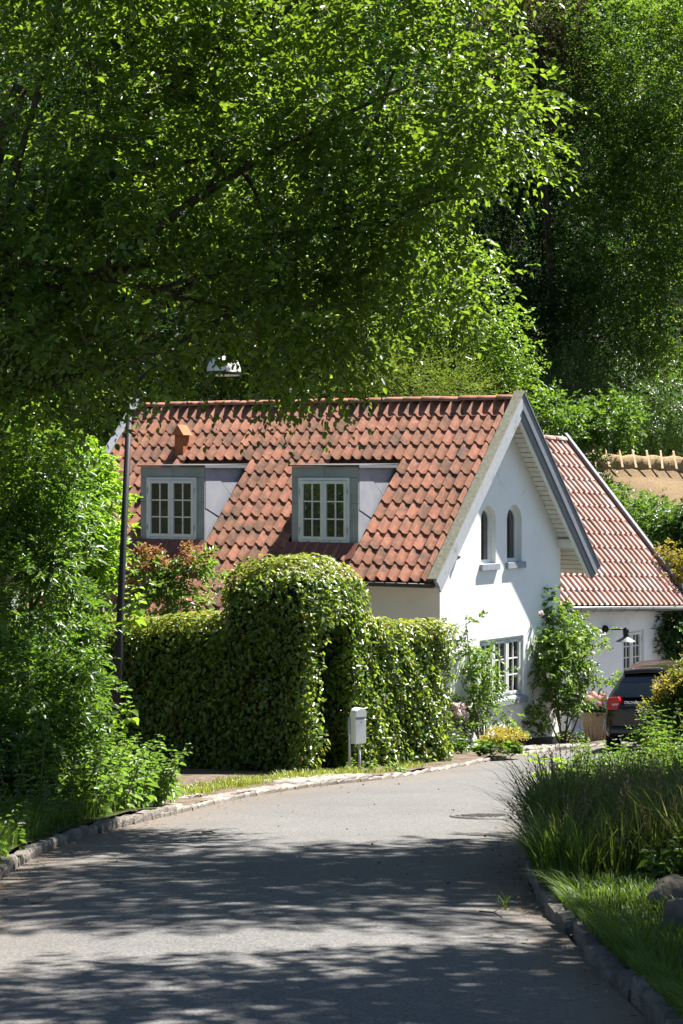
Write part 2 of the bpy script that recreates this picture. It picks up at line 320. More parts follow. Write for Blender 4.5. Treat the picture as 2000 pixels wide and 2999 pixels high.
# ---- leaf clouds: every leaf is its own little folded face pair
def leaves(name, C, D, U, L, W, mat, parent=None, kind=None, fold=0.18, rv=None, curl=0.12):
    C = np.asarray(C, float); D = np.asarray(D, float); U = np.asarray(U, float); n = len(C)
    L = np.broadcast_to(np.asarray(L, float), (n,)).reshape(n, 1); W = np.broadcast_to(np.asarray(W, float), (n,)).reshape(n, 1)
    D = D / (np.linalg.norm(D, axis=1, keepdims=True) + 1e-9)
    S = np.cross(D, U); S = S / (np.linalg.norm(S, axis=1, keepdims=True) + 1e-9); U = np.cross(S, D)
    b = C; t = C + D * L - U * L * curl
    l1 = C + D * L * 0.28 - S * W * 0.48 + U * L * fold * 0.6; r1 = C + D * L * 0.28 + S * W * 0.48 + U * L * fold * 0.6
    l2 = C + D * L * 0.66 - S * W * 0.40 + U * L * fold * 0.4; r2 = C + D * L * 0.66 + S * W * 0.40 + U * L * fold * 0.4
    V = np.stack([b, r1, r2, t, l2, l1], 1).reshape(-1, 3)
    off = OFF[parent] if parent is not None else Vector((0, 0, 0))
    V = V - np.array(off)[None]
    idx = (np.arange(n) * 6)[:, None]
    lp = np.concatenate([idx + np.array([0, 1, 2, 3]), idx + np.array([0, 3, 4, 5])], 1).reshape(-1)
    me = bpy.data.meshes.new(name)
    me.vertices.add(len(V)); me.vertices.foreach_set('co', V.astype(np.float32).ravel())
    me.loops.add(len(lp)); me.loops.foreach_set('vertex_index', lp.astype(np.int32))
    me.polygons.add(2 * n); me.polygons.foreach_set('loop_start', (np.arange(2 * n) * 4).astype(np.int32))
    try: me.polygons.foreach_set('loop_total', np.full(2 * n, 4, np.int32))
    except Exception: pass
    if rv is None: rv = R.rand(n)
    a = me.attributes.new('rnd', 'FLOAT', 'FACE'); a.data.foreach_set('value', np.repeat(rv, 2).astype(np.float32))
    me.update(calc_edges=True); me.materials.append(mat)
    o = link_mesh(name, me, parent)
    if kind: o['kind'] = kind
    return o

def unit(n):
    x = R.normal(size=(n, 3)); return x / np.linalg.norm(x, axis=1, keepdims=True)

def spray_leaves(base, dirs, nl, slen, leaf, wr=0.5, up=0.7, droop=0.25, spread=0.9, lr=0.45):
    """twigs of nl leaves each; returns centres, directions, ups, lengths and widths"""
    n = len(base); dirs = dirs / (np.linalg.norm(dirs, axis=1, keepdims=True) + 1e-9)
    upv = np.array([0, 0, 1.0])
    side = np.cross(dirs, upv + R.normal(0, 0.35, (n, 3))); side /= (np.linalg.norm(side, axis=1, keepdims=True) + 1e-9)
    nrm = np.cross(side, dirs)
    Cs, Ds, Us, Ls = [], [], [], []
    sl = slen * (0.6 + 0.8 * R.rand(n, 1))
    for k in range(nl):
        t = (k + 0.5) / nl
        p = base + dirs * sl * t + np.array([0, 0, -1.0]) * (droop * sl * t * t) + R.normal(0, 0.02, (n, 3)) * sl
        sg = 1 if k % 2 else -1
        if k == nl - 1: sg = 0
        d = dirs * 0.75 + side * sg * spread + np.array([0, 0, -1.0]) * droop * t + R.normal(0, 0.28, (n, 3))
        u = nrm * (1 - up) + upv * up + R.normal(0, 0.42, (n, 3))
        Cs.append(p); Ds.append(d); Us.append(u); Ls.append(leaf * (1 - lr + 2 * lr * R.rand(n)) * (0.75 + 0.35 * math.sin(math.pi * min(1, t + 0.15))))
    C = np.concatenate(Cs); D = np.concatenate(Ds); U = np.concatenate(Us); Ln = np.concatenate(Ls)
    return C, D, U, Ln, Ln * wr * (0.85 + 0.3 * R.rand(len(Ln)))

def ell_points(ells, ncl, per, sig, shell=0.45, zmin=None):
    """clumped points through a union of ellipsoids (centre, radii); returns points and outward directions"""
    vol = np.array([e[1][0] * e[1][1] * e[1][2] for e in ells]) ** 0.72; pr = vol / vol.sum()
    w_ = R.choice(len(ells), ncl, p=pr); d = unit(ncl)
    r = 1 - shell * R.rand(ncl) ** 1.6
    cc = np.array([ells[i][0] for i in w_]); rr = np.array([ells[i][1] for i in w_])
    cl = cc + d * rr * r[:, None]
    k = R.randint(ncl, size=ncl * per)
    P = cl[k] + R.normal(0, 1, (ncl * per, 3)) * sig * np.array([1, 1, 0.6])
    out = (P - cc[k]) / rr[k]; out /= (np.linalg.norm(out, axis=1, keepdims=True) + 1e-9)
    tone = R.rand(ncl)[k]
    return P, out, tone

def limb(mb, p, q, r0, r1, sag=0.0, wob=0.12, n=7, seg=7):
    p, q = Vector(p), Vector(q); L = (q - p).length; pts = []; rad = []
    o1 = Vector(R.normal(0, 1, 3)) * wob * L
    for i in range(n + 1):
        t = i / n; pts.append(p.lerp(q, t) + o1 * math.sin(math.pi * t) * 0.5 + Vector((0, 0, sag * L * math.sin(math.pi * t)))); rad.append(r0 + (r1 - r0) * t ** 0.8)
    mb.tube(pts, rad, seg); return pts

def leafy_tree(name, label, cat, base, ells, ncl, per, nl, leaf, mat, trunk_r=0.25, slen=0.4, sig=0.35, wr=0.5, up=0.7, droop=0.25, group=None, limbs=6, shell=0.45, outw=0.8, bark=None, crown_name='crown', twigs=0, spread=0.9, trunk_top=None, keepout=None):
    o = empty(name, base, label, cat, group)
    if limbs:
        mb = MB(); b = Vector(base)
        top = Vector(trunk_top) if trunk_top is not None else Vector(np.mean([e[0] for e in ells], 0)); 
        pts = limb(mb, b - Vector((0, 0, 0.15)), top, trunk_r, trunk_r * 0.35, 0, 0.05, 9, 9)
        for e in ells[:limbs]:
            s_ = pts[rnd.randint(3, 7)]; limb(mb, s_, Vector(e[0]) + Vector(R.normal(0, 0.2, 3)) , trunk_r * 0.42, trunk_r * 0.07, 0.05, 0.14)
            for _ in range(3):
                d = Vector(unit(1)[0]); limb(mb, Vector(e[0]).lerp(s_, 0.25 * rnd.random()), Vector(e[0]) + Vector((d.x * e[1][0], d.y * e[1][1], d.z * e[1][2])) * 0.8, trunk_r * 0.14, trunk_r * 0.03, 0.03, 0.15, 6, 5)
        mb.build('trunk', bark or M_BARK, o)
    P, out, tone = ell_points(ells, ncl, per, sig, shell)
    if keepout:            # a natural gap in the twigs
        kx = (1000 + F_PX * P[:, 0] / P[:, 1] - keepout[0]) / keepout[2]; ky = (HOR - F_PX * (P[:, 2] - CAM_Z) / P[:, 1] - keepout[1]) / keepout[3]
        kk = (kx ** 2 + ky ** 2 > 1) | (R.rand(len(P)) < keepout[4]); P, out, tone = P[kk], out[kk], tone[kk]
    dr = out * outw + R.normal(0, 0.5, P.shape)
    C, D, U, Ln, Wd = spray_leaves(P, dr, nl, slen, leaf, wr, up, droop, spread)
    rv = np.clip(np.tile(tone, nl) * 0.6 + R.rand(len(C)) * 0.4, 0, 1)
    leaves(crown_name, C, D, U, Ln, Wd, mat, o, rv=rv)
    if twigs:
        mb = MB(); ii = R.choice(len(P), min(twigs, len(P)), replace=False)
        for i in ii:
            d = Vector(dr[i]).normalized(); p = Vector(P[i])
            mb.tube([p - d * slen * 0.9, p, p + d * slen * 0.7 - Vector((0, 0, droop * slen * 0.5))], [leaf * 0.06, leaf * 0.05, leaf * 0.02], 4, False)
        mb.build('twigs', M_TWIG, o, kind='stuff')
    return o

def pe(px, py, rx, ry, Y, rd=None):                  # an ellipsoid seen at a pixel at depth Y
    c = at(px, py, Y); k = Y / F_PX
    return (np.array(c), np.array([rx * k, rd if rd else 0.5 * (rx + ry) * k, ry * k]))

# ================================================================== SETTING: ground, road, kerbs
def hill(x, y):
    z = g(min(y, 46.0)) - 0.06
    if y > 58: z += min(0.85 * (y - 58) * min(1, (y - 58) / 8), 70)
    if x < -14 and y > 10: z += 0.35 * (-14 - x) * min(1, (y - 10) / 10)
    return z
def grid(name, fn, xs, ys, mat, kind='structure', smooth=True, parent=None):
    mb = MB(); nx, ny = len(xs), len(ys)
    mb.add([fn(x, y) for y in ys for x in xs], [(j * nx + i, j * nx + i + 1, (j + 1) * nx + i + 1, (j + 1) * nx + i) for j in range(ny - 1) for i in range(nx - 1)], smooth)
    o = mb.build(name, mat, parent)
    if kind: o['kind'] = kind
    return o
grid('ground', lambda x, y: (x, y, hill(x, y) + (0.6 * math.sin(x * 0.21) * math.cos(y * 0.17) if y > 62 else 0)), list(np.linspace(-130, 130, 66)), list(np.linspace(-40, 46, 18)) + list(np.linspace(50, 150, 34)), M_FOREST)

def resample(pts, step):
    P = [Vector((p[0], p[1])) for p in pts]; L = [0]
    for a, b in zip(P, P[1:]): L.append(L[-1] + (b - a).length)
    n = max(2, int(round(L[-1] / step))); out = []
    for i in range(n + 1):
        s = L[-1] * i / n; k = max(j for j in range(len(L)) if L[j] <= s + 1e-9); k = min(k, len(P) - 2)
        out.append(P[k].lerp(P[k + 1], (s - L[k]) / (L[k + 1] - L[k])))
    return out
def smoothline(pts, it=3):
    P = [Vector((p[0], p[1])) for p in pts]
    for _ in range(it):
        Q = [P[0]]
        for a, b in zip(P, P[1:]): Q += [a.lerp(b, 0.25), a.lerp(b, 0.75)]
        P = Q + [P[-1]]
    return P
lpx = [(0, 2572), (110, 2497), (250, 2447), (400, 2408), (520, 2380), (700, 2336), (820, 2316), (930, 2300), (1030, 2290), (1150, 2278), (1300, 2253), (1440, 2226), (1560, 2206), (1680, 2190)]
LEFT = smoothline([(-2.45, -10), (-2.5, 10)] + [gp(*p)[:2] for p in lpx] + [(5.6, 42.6), (9, 45.5), (16, 49)])
rpx = [(1874, 2953), (1802, 2892), (1721, 2800), (1668, 2739), (1590, 2660)]
RIGHT = smoothline([(1.5, -10), (1.42, 6)] + [gp(*p)[:2] for p in rpx] + [(1.35, 16.5), (1.75, 20), (2.65, 26.2), (3.5, 31.0), (5.2, 34.2), (9, 36.5), (16, 39)])
NS, NC = 170, 26
def fixed(line, n):
    tot = sum((b - a).length for a, b in zip(line, line[1:])); return resample(line, tot / n)[:n + 1]
La, Ra = fixed(LEFT, NS), fixed(RIGHT, NS)
mb = MB(); dust = []
for i in range(NS + 1):
    wdt = (Ra[i] - La[i]).length
    for j in range(NC + 1):
        u = (j / NC); p = La[i].lerp(Ra[i], u)
        mb.v.append((p.x, p.y, g(p.y) + 0.03 * math.sin(math.pi * u) - 0.012))
        dl, dr_ = u * wdt, (1 - u) * wdt
        dust.append(min(1.0, (0.95 * math.exp(-(dl / 0.75) ** 1.3) + 0.9 * math.exp(-(dr_ / 0.45) ** 1.3))))
for i in range(NS):
    for j in range(NC):
        a = i * (NC + 1) + j; mb.f.append((a, a + 1, a + NC + 2, a + NC + 1)); mb.sm.append(True)
road = mb.build('road', M_ASPHALT); road['kind'] = 'structure'
a_ = road.data.attributes.new('dust', 'FLOAT', 'POINT'); a_.data.foreach_set('value', np.array(dust, np.float32))

def verge(name, line, direction, offs, h, mat, y0, y1, bank=0.0, seed=1):
    pts = [p for p in resample(line, 0.4) if y0 <= p.y <= y1]; d = Vector(direction).normalized(); mb = MB(); k = len(offs)
    for p in pts:
        for o in offs:
            q = p + d * o; mb.v.append((q.x, q.y, g(min(q.y, 46)) + h + bank * max(0, o - 0.4) + 0.03 * math.sin(q.x * 3.1 + seed) * math.cos(q.y * 2.3)))
    for i in range(len(pts) - 1):
        for j in range(k - 1):
            a = i * k + j; mb.f.append((a, a + 1, a + k + 1, a + k)); mb.sm.append(True)
    o = mb.build(name, mat); o['kind'] = 'structure'; return o
verge('verge_left', LEFT, (-1, 0.05), [0.08, 0.3, 0.7, 1.4, 2.5, 5, 11], 0.09, M_TURF, -8, 23.4, 0.02)
verge('verge_far', LEFT, (-0.95, 0.3), [0.05, 0.3, 0.7, 1.2, 2, 4, 8, 16], 0.035, M_SOIL, 22.6, 46, 0.0)
verge('verge_right', RIGHT, (1, -0.12), [0.08, 0.3, 0.7, 1.4, 2.5, 5, 14], 0.09, M_TURF, -8, 34.4, 0.02)

def stone_mesh(name, lx, ly, lz, mat, seed, jit=0.1, ch=0.18):
    rr = np.random.RandomState(seed); mb = MB()
    def ringv(s, z): return [(sx * lx * s * (1 + rr.uniform(-jit, jit)), sy * ly * s * (1 + rr.uniform(-jit, jit)), z + rr.uniform(-jit, jit) * lz * 0.3) for sx, sy in ((-1, -1), (1, -1), (1, 1), (-1, 1))]
    vs = [(sx * lx, sy * ly, -lz) for sx, sy in ((-1, -1), (1, -1), (1, 1), (-1, 1))] + ringv(1.0, lz * (1 - ch * 2)) + ringv(1 - ch, lz)
    fs = [(0, 1, 5, 4), (1, 2, 6, 5), (2, 3, 7, 6), (3, 0, 4, 7), (4, 5, 9, 8), (5, 6, 10, 9), (6, 7, 11, 10), (7, 4, 8, 11), (8, 9, 10, 11)]
    mb.add(vs, fs, False); return mb.mesh(name, mat)
def stone_row(parent, name, line, y0, y1, step, meshes, lateral, z, jit=0.01, rows=1, rowgap=0.13, xmin=None):
    pts = resample(line, step)
    for r_ in range(rows):
        for i in range(len(pts) - 1):
            m = pts[i].lerp(pts[i + 1], 0.5 + (0.5 if r_ % 2 else 0)); 
            if not (y0 <= m.y <= y1): continue
            d = (pts[i + 1] - pts[i]).normalized(); nn = Vector((-d.y, d.x))
            q = m + nn * (lateral + r_ * rowgap) + nn * rnd.uniform(-jit, jit)
            o = link_mesh(name, rnd.choice(meshes), parent)
            o.location = Vector((q.x, q.y, g(q.y) + z + rnd.uniform(-jit, jit))) - OFF[parent]
            o.rotation_euler = (rnd.uniform(-.05, .05), rnd.uniform(-.05, .05) , math.atan2(d.y, d.x) + rnd.uniform(-.05, .05))
KL = [stone_mesh('kerb_stone', 0.145, 0.06, 0.085, M_GRANITE, s) for s in range(5)]
KR = [stone_mesh('kerb_stone', 0.23, 0.06, 0.075, M_GRANITE, s + 9) for s in range(5)]
KF = [stone_mesh('kerb_stone', 0.20, 0.05, 0.05, M_SETT, s + 19) for s in range(4)]
ST = [stone_mesh('paving_stone', 0.10, 0.065, 0.05, M_SETT, s + 29, 0.12, 0.12) for s in range(5)]
kl = empty('kerb_left', (-2.5, 18, g(18))); kl['kind'] = 'structure'; stone_row(kl, 'kerb_stone', LEFT, 12, 23.3, 0.30, KL, 0.06, -0.018, 0.016)
kr = empty('kerb_right', (1.4, 12, g(12))); kr['kind'] = 'structure'; stone_row(kr, 'kerb_stone', RIGHT, 5, 20, 0.50, KR, -0.06, -0.005, 0.022)
kf = empty('kerb_far', (1.5, 33, g(33))); kf['kind'] = 'structure'; stone_row(kf, 'kerb_stone', LEFT, 29.6, 44, 0.42, KF, 0.05, -0.02, 0.008)
ks = empty('paved_edge_strip', (-1, 26, g(26))); ks['kind'] = 'structure'; stone_row(ks, 'paving_stone', LEFT, 22.6, 29.8, 0.215, ST, 0.07, -0.012, 0.006, 2, 0.14)
# paved patch in front of the hedge opening and in front of the gable end
def patch(name, c, d, nx, ny, sx, sy, mesh_list, z, skip=None):
    e = empty(name, c); e['kind'] = 'structure'; d = Vector((*d, 0)).normalized(); s = Vector((-d.y, d.x, 0))
    for i in range(nx):
        for j in range(ny):
            if rnd.random() < 0.06: continue
            q = Vector(c) + d * ((i - nx / 2 + (0.5 if j % 2 else 0)) * sx) + s * (j * sy)
            o = link_mesh('paving_stone', rnd.choice(mesh_list), e); o.location = Vector((q.x, q.y, g(q.y) + z + rnd.uniform(-.006, .006))) - OFF[e]
            o.rotation_euler = (rnd.uniform(-.03, .03), rnd.uniform(-.03, .03), math.atan2(d.y, d.x) + rnd.uniform(-.04, .04))
    return e
pc = gp(985, 2292); patch('paved_entrance', (pc.x, pc.y, g(pc.y)), (0.5, 0.86), 9, 5, 0.215, 0.14, ST, 0.012)
pc = gp(1625, 2196); patch('paved_doorstep_area', (pc.x, pc.y, g(pc.y)), (0.55, 0.83), 12, 5, 0.215, 0.14, ST, 0.012)

# manhole cover let into the asphalt
mc = gp(1408, 2395); mh = empty('manhole_cover', (mc.x, mc.y, g(mc.y) + 0.004), 'round rusty iron manhole cover set flush in the sunlit asphalt', 'manhole cover')
mh.rotation_euler = (math.atan(-0.085), 0, 0)
mb = MB(); mb.lathe([(0.0, 0.02), (0.27, 0.02), (0.275, 0.012)], (0, 0, 0), 40)
for i in range(-4, 5):
    for j in range(-4, 5):
        if i * i + j * j < 17: mb.cbox((i * 0.058 + (0.029 if j % 2 else 0), j * 0.056, 0.022), 0.018, 0.011, 0.004, 0.6 if (i + j) % 2 else -0.6)
me = mb.mesh('cover_plate', M_IRON); o = link_mesh('cover_plate', me, mh); o.location = (0, 0, -0.002)
mb = MB(); mb.lathe([(0.28, 0.012), (0.282, 0.024), (0.315, 0.024), (0.325, 0.0)], (0, 0, 0), 40)
o = link_mesh('rim', mb.mesh('rim', M_IRON), mh); o.location = (0, 0, -0.002)

# ================================================================== COTTAGE
yaw = math.radians(33)
n_ = Vector((math.cos(yaw), -math.sin(yaw), 0)); v_ = Vector((math.sin(yaw), math.cos(yaw), 0)); Z = Vector((0, 0, 1))
C0 = Vector((1.684, 38.0, 0.0))
def H(a, b, z): return C0 + n_ * a + v_ * b + Z * z
Wd, LEN = 4.47, 8.0                      # gable width, house length
BM = Wd / 2                              # ridge position across
TAN = 1.054; PITCH = math.atan(TAN); CP, SP = math.cos(PITCH), math.sin(PITCH)
BE, ZE = -0.75, 2.98                     # eave edge of the tiles
def roofz(b): return ZE + TAN * (b - BE) if b <= BM else ZE + TAN * (Wd - BE - b - 0.0) if False else ZE + TAN * ((b if b <= BM else Wd - b) - BE)
house = empty('cottage', tuple(H(0, 0, 0)), 'white cottage with red pantiled roof, two dormers and a gable with two arched windows', 'house')

def holed_wall(name, outer, holes, frame, depth, mat, parent):
    """outer / holes as (u, z) lists; frame(u, z, d) -> world point, d goes inwards"""
    mb = MB(); loops = [outer] + holes
    tri = tessellate_polygon([[Vector((u, z, 0)) for u, z in l] for l in loops]); flat = [p for l in loops for p in l]
    k = len(flat); vs = [frame(u, z, 0) for u, z in flat] + [frame(u, z, depth) for u, z in flat]
    fs = [tuple(t) for t in tri] + [tuple(i + k for i in reversed(t)) for t in tri]
    b = 0
    for l in loops:
        m = len(l); fs += [(b + i, b + (i + 1) % m, b + (i + 1) % m + k, b + i + k) for i in range(m)]; b += m
    mb.add(vs, fs, False); o = mb.build(name, mat, parent)
    import bmesh
    bm = bmesh.new(); bm.from_mesh(o.data); bmesh.ops.recalc_face_normals(bm, faces=bm.faces); bm.to_mesh(o.data); bm.free()
    return o
def arch(u0, u1, z0, z1, k=14):
    r = (u1 - u0) / 2; c = (u0 + u1) / 2
    return [(u0, z0), (u1, z0)] + [(c + r * math.cos(math.pi * i / k), z1 - r + r * math.sin(math.pi * i / k)) for i in range(k + 1)]
A1, A2 = (1.43, 1.97, 3.17, 4.22), (2.38, 2.94, 3.17, 4.22)
LW = (1.38, 3.01, 0.74, 1.84)
gz = lambda y: g(y) - 0.15
zt = lambda b: roofz(b) - 0.16
outer = [(0, -0.25), (Wd, -0.55), (Wd, zt(Wd)), (BM, zt(BM)), (0, zt(0))]
holed_wall('gable_wall', outer, [arch(*A1), arch(*A2), [(LW[0], LW[2]), (LW[1], LW[2]), (LW[1], LW[3]), (LW[0], LW[3])]], lambda u, z, d: H(-d, u, z), 0.30, M_PLASTER, house)
mb = MB(); mb.box(H(-0.3, 0, -0.2), -n_ * (LEN - 0.3), v_ * 0.3, Z * (zt(0) + 0.2)); mb.build('side_wall', M_PLASTER, house)
mb = MB(); mb.box(H(-0.3, Wd, -0.6), -n_ * (LEN - 0.3), -v_ * 0.3, Z * (zt(0) + 0.6)); mb.build('side_wall', M_PLASTER, house)
mb = MB(); mb.prism([H(-LEN, 0.3, -0.3), H(-LEN, Wd - 0.3, -0.3), H(-LEN, Wd - 0.3, zt(0.3)), H(-LEN, BM, zt(BM)), H(-LEN, 0.3, zt(0.3))], n_ * 0.3); mb.build('rear_gable_wall', M_PLASTER, house)
# black painted plinth, following the falling ground
mb = MB()
for k in range(6):
    b0, b1 = Wd * k / 6, Wd * (k + 1) / 6; zz = g(H(0, (b0 + b1) / 2, 0).y)
    za, zb = g(H(0, b0, 0).y), g(H(0, b1, 0).y)
    mb.prism([H(0.0, b0, za - 0.2), H(0.0, b1, zb - 0.2), H(0.0, b1, zb + 0.17), H(0.0, b0, za + 0.17)], n_ * 0.018)
mb.build('plinth', M_PLINTH, house)

# ---- windows of the gable
def bar(mb, p, q, w, nrm, dp):             # a bar from p to q of width w (in the wall plane) and depth dp along nrm
    p, q = Vector(p), Vector(q); d = (q - p).normalized(); s = d.cross(nrm).normalized()
    mb.box(p - s * w / 2, q - p, s * w, nrm * dp)
def gable_window_arch(u0, u1, z0, z1):
    win = MB(); k = 14; r = (u1 - u0) / 2; c = (u0 + u1) / 2
    def ringpts(m): return [(u0 + m, z0 + m), (u1 - m, z0 + m)] + [(c + (r - m) * math.cos(math.pi * i / k), z1 - r + (r - m) * math.sin(math.pi * i / k)) for i in range(k + 1)]
    def frm(m0, m1, d0, d1):
        A, B = ringpts(m0), ringpts(m1); n = len(A); mb = MB()
        vs = [H(-d0, u, z) for u, z in A] + [H(-d0, u, z) for u, z in B] + [H(-d1, u, z) for u, z in A] + [H(-d1, u, z) for u, z in B]
        fs = []
        for i in range(n):
            j = (i + 1) % n; fs += [(i, j, n + j, n + i), (n + i, n + j, 3 * n + j, 3 * n + i)]
        mb.add(vs, fs, False); return mb
    w_ = frm(-0.01, 0.05, 0.085, 0.16).build('arched_window', M_WIN, house)
    frm(0.05, 0.085, 0.095, 0.16).build('sash', M_WIN, w_)
    mb = MB(); P = ringpts(0.075); mb.prism([H(-0.125, u, z) for u, z in P], -n_ * 0.008); mb.build('pane', M_GLASS, w_)
    mb = MB(); mb.box(H(-0.085, u0 - 0.0, z0 - 0.006), v_ * (u1 - u0), n_ * 0.085, Z * 0.02); mb.box(H(0.0, u0 - 0.05, z0 - 0.10), v_ * (u1 - u0 + 0.12), n_ * 0.06, Z * 0.115)
    mb.build('sill', M_SILL, w_, 0.006)
    mb = MB(); mb.box(H(-0.24, u0 + 0.1, z0 + 0.1), v_ * 0.05, n_ * 0.01, Z * 0.7); mb.build('curtain', M_CURTAIN, w_)
    return w_
gable_window_arch(*A1); gable_window_arch(*A2)

def casement_window(parent, frame, u0, u1, z0, z1, nsash, cols, rows, nrm, wmat, name='window', fw=0.05, sw=0.05, mw=0.022, hinge=True, brackets=False):
    """frame(u, z, d): d is the distance outwards; frame d 0..0.06; each sash and each pane its own mesh"""
    mb = MB()
    def rect(m, ua, ub, za, zb, d, dp):
        m.box(frame(ua, za, d), frame(ub, za, d) - frame(ua, za, d), frame(ua, zb, d) - frame(ua, za, d), nrm * dp)
    rect(mb, u0, u1, z0, z0 + fw, 0, 0.07); rect(mb, u0, u1, z1 - fw, z1, 0, 0.07)
    rect(mb, u0, u0 + fw, z0 + fw, z1 - fw, 0, 0.07); rect(mb, u1 - fw, u1, z0 + fw, z1 - fw, 0, 0.07)
    wo = mb.build(name, wmat, parent, 0.003)
    W_ = (u1 - u0 - 2 * fw) / nsash
    for s in range(nsash):
        a, b = u0 + fw + s * W_ + 0.004, u0 + fw + (s + 1) * W_ - 0.004; za, zb = z0 + fw + 0.006, z1 - fw - 0.006
        m = MB(); rect(m, a, b, za, za + sw, 0.02, 0.062); rect(m, a, b, zb - sw, zb, 0.02, 0.062); rect(m, a, a + sw, za + sw, zb - sw, 0.02, 0.062); rect(m, b - sw, b, za + sw, zb - sw, 0.02, 0.062)
        pa, pb, pza, pzb = a + sw, b - sw, za + sw, zb - sw
        for c in range(1, cols):
            u = pa + (pb - pa) * c / cols; rect(m, u - mw / 2, u + mw / 2, pza, pzb, 0.03, 0.035)
        for r in range(1, rows):
            zz = pza + (pzb - pza) * r / rows
            for c in range(cols):
                ua = pa + (pb - pa) * c / cols + (mw / 2 if c else 0); ub = pa + (pb - pa) * (c + 1) / cols - (mw / 2 if c < cols - 1 else 0)
                rect(m, ua, ub, zz - mw / 2, zz + mw / 2, 0.03, 0.035)
        m.build('sash', wmat, wo if parent is house or parent is None or OFF.get(parent) is not None else wo, 0.002)
        for c in range(cols):
            for r in range(rows):
                p = MB(); rect(p, pa + (pb - pa) * c / cols, pa + (pb - pa) * (c + 1) / cols, pza + (pzb - pza) * r / rows, pza + (pzb - pza) * (r + 1) / rows, 0.036, 0.006)
                p.build('pane', M_GLASS, wo)
        if hinge:
            hm = MB(); ue = a - 0.02 if s == 0 else b - 0.004
            if s in (0, nsash - 1):
                for zz in (za + 0.12, zb - 0.2): hm = MB(); rect(hm, ue, ue + 0.024, zz, zz + 0.09, 0.075, 0.012); hm.build('hinge', M_STEEL, wo)
        if brackets:
            for zz, sg in ((za, 1), (zb, -1)):
                for uu, su in ((a, 1), (b, -1)):
                    hm = MB(); rect(hm, min(uu, uu + su * 0.10), max(uu, uu + su * 0.10), min(zz + sg * 0.012, zz + sg * 0.037), max(zz + sg * 0.012, zz + sg * 0.037), 0.082, 0.004); hm.build('corner_bracket', M_STEEL, wo)
    return wo
lw = casement_window(house, lambda u, z, d: H(-0.11 + d, u, z), LW[0], LW[1], LW[2], LW[3], 3, 2, 3, n_, M_WIN, 'casement_window', brackets=True)
mb = MB(); mb.box(H(-0.15, LW[0], LW[2] - 0.008), v_ * (LW[1] - LW[0]), n_ * 0.15, Z * 0.03)
mb.prism([H(0, LW[0] - 0.06, LW[2] - 0.12), H(0, LW[0] - 0.06, LW[2] + 0.012), H(0.07, LW[0] - 0.06, LW[2] - 0.02), H(0.07, LW[0] - 0.06, LW[2] - 0.12)], v_ * (LW[1] - LW[0] + 0.12)); mb.build('sill', M_SILL, lw, 0.008)
mb = MB(); mb.lathe([(0, 0), (0.05, 0.0), (0.05, 0.03), (0.03, 0.08), (0, 0.09)], H(0.0, 0.55, 3.34), 14, tuple(n_ + Z * 0.2)); mb.build('vent_cowl', M_ZINC, house)

# ---- roof: deck, pantiles, ridge, verge boards, soffit
AR, AL = 0.30, -8.32                     # tile field from the right verge board to the left one
def RF(a, s, h, side=0):                  # s up the slope from the eave, h above the plane
    b = BE + s * CP - h * SP; z = ZE + s * SP + h * CP
    return H(a, b if side == 0 else Wd - b, z)
SL = (BM - BE) / CP
mb = MB()
mb.prism([RF(0.335, 0.02, -0.05), RF(0.335, SL, -0.05), RF(0.335, SL, -0.13), RF(0.335, 0.02, -0.13)], -n_ * (0.335 - AL - 0.02)); mb.build('roof_deck', M_MORTAR, house)
mb = MB(); mb.prism([RF(0.36, 0.02, -0.06, 1), RF(0.36, SL - 0.02, -0.06, 1), RF(0.36, SL - 0.02, 0.02, 1), RF(0.36, 0.02, 0.02, 1)], -n_ * (0.36 - AL + 0.1)); mb.build('rear_roof_slope', M_TILE, house)
DORM = [(-6.33, -4.86), (-2.93, -1.53)]
D_B, D_ZT = -0.17, 4.92
def tile_mesh(name, wdt, ln, mat, roll=0.046, dip=0.036, thick=0.016):
    k = 12; mb = MB(); prof = []
    for i in range(k + 1):
        t = i / k
        if t < 0.28: h = roll * max(0.0, math.sin(math.pi * t / 0.28)) ** 0.8          # the roll on the left
        else: h = -dip * max(0.0, math.sin(math.pi * (t - 0.28) / 0.72)) ** 0.5                # the pan
        prof.append((t * wdt * 1.06 - 0.03 * wdt, h))
    vs = []
    for (y, lift) in ((0.0, 0.028), (ln, 0.0)):
        vs += [(x, y + (0.75 * h if (h < 0 and y == 0) else 0), h + lift + 0.02) for x, h in prof]
    vs += [(x, 0.004 + (0.75 * h if h < 0 else 0), h + 0.048 - thick * 1.6) for x, h in prof]
    m = k + 1
    fs = [(i, i + 1, m + i + 1, m + i) for i in range(k)]
    mb.add(vs, fs, True)
    fs2 = [(2 * m + i, 2 * m + i + 1, i + 1, i) for i in range(k)]
    vs2 = [vs[i] for i in range(m)] + [vs[2 * m + i] for i in range(m)]
    mb.add(vs2, [(m + i, m + i + 1, i + 1, i) for i in range(k)], False)
    return mb.mesh(name, mat)
COVER, ROWS = 0.2205, 12
GAUGE = (SL - 0.05) / ROWS
NCOL = int((AR - AL) / COVER)
T1 = tile_mesh('roof_tile', COVER, GAUGE + 0.07, M_TILE)
def tile_matrix(a, s, h=0.0, xa=n_, face=0):
    up = (v_ * CP + Z * SP); nr = xa.cross(up)
    return Matrix.Translation(RF(a, s, h)) @ Matrix((( xa.x, up.x, nr.x, 0), (xa.y, up.y, nr.y, 0), (xa.z, up.z, nr.z, 0), (0, 0, 0, 1)))
CAT = -3.35                                   # left of here the roof slides three courses lower
rest = MB(); nind = 0
cells = []
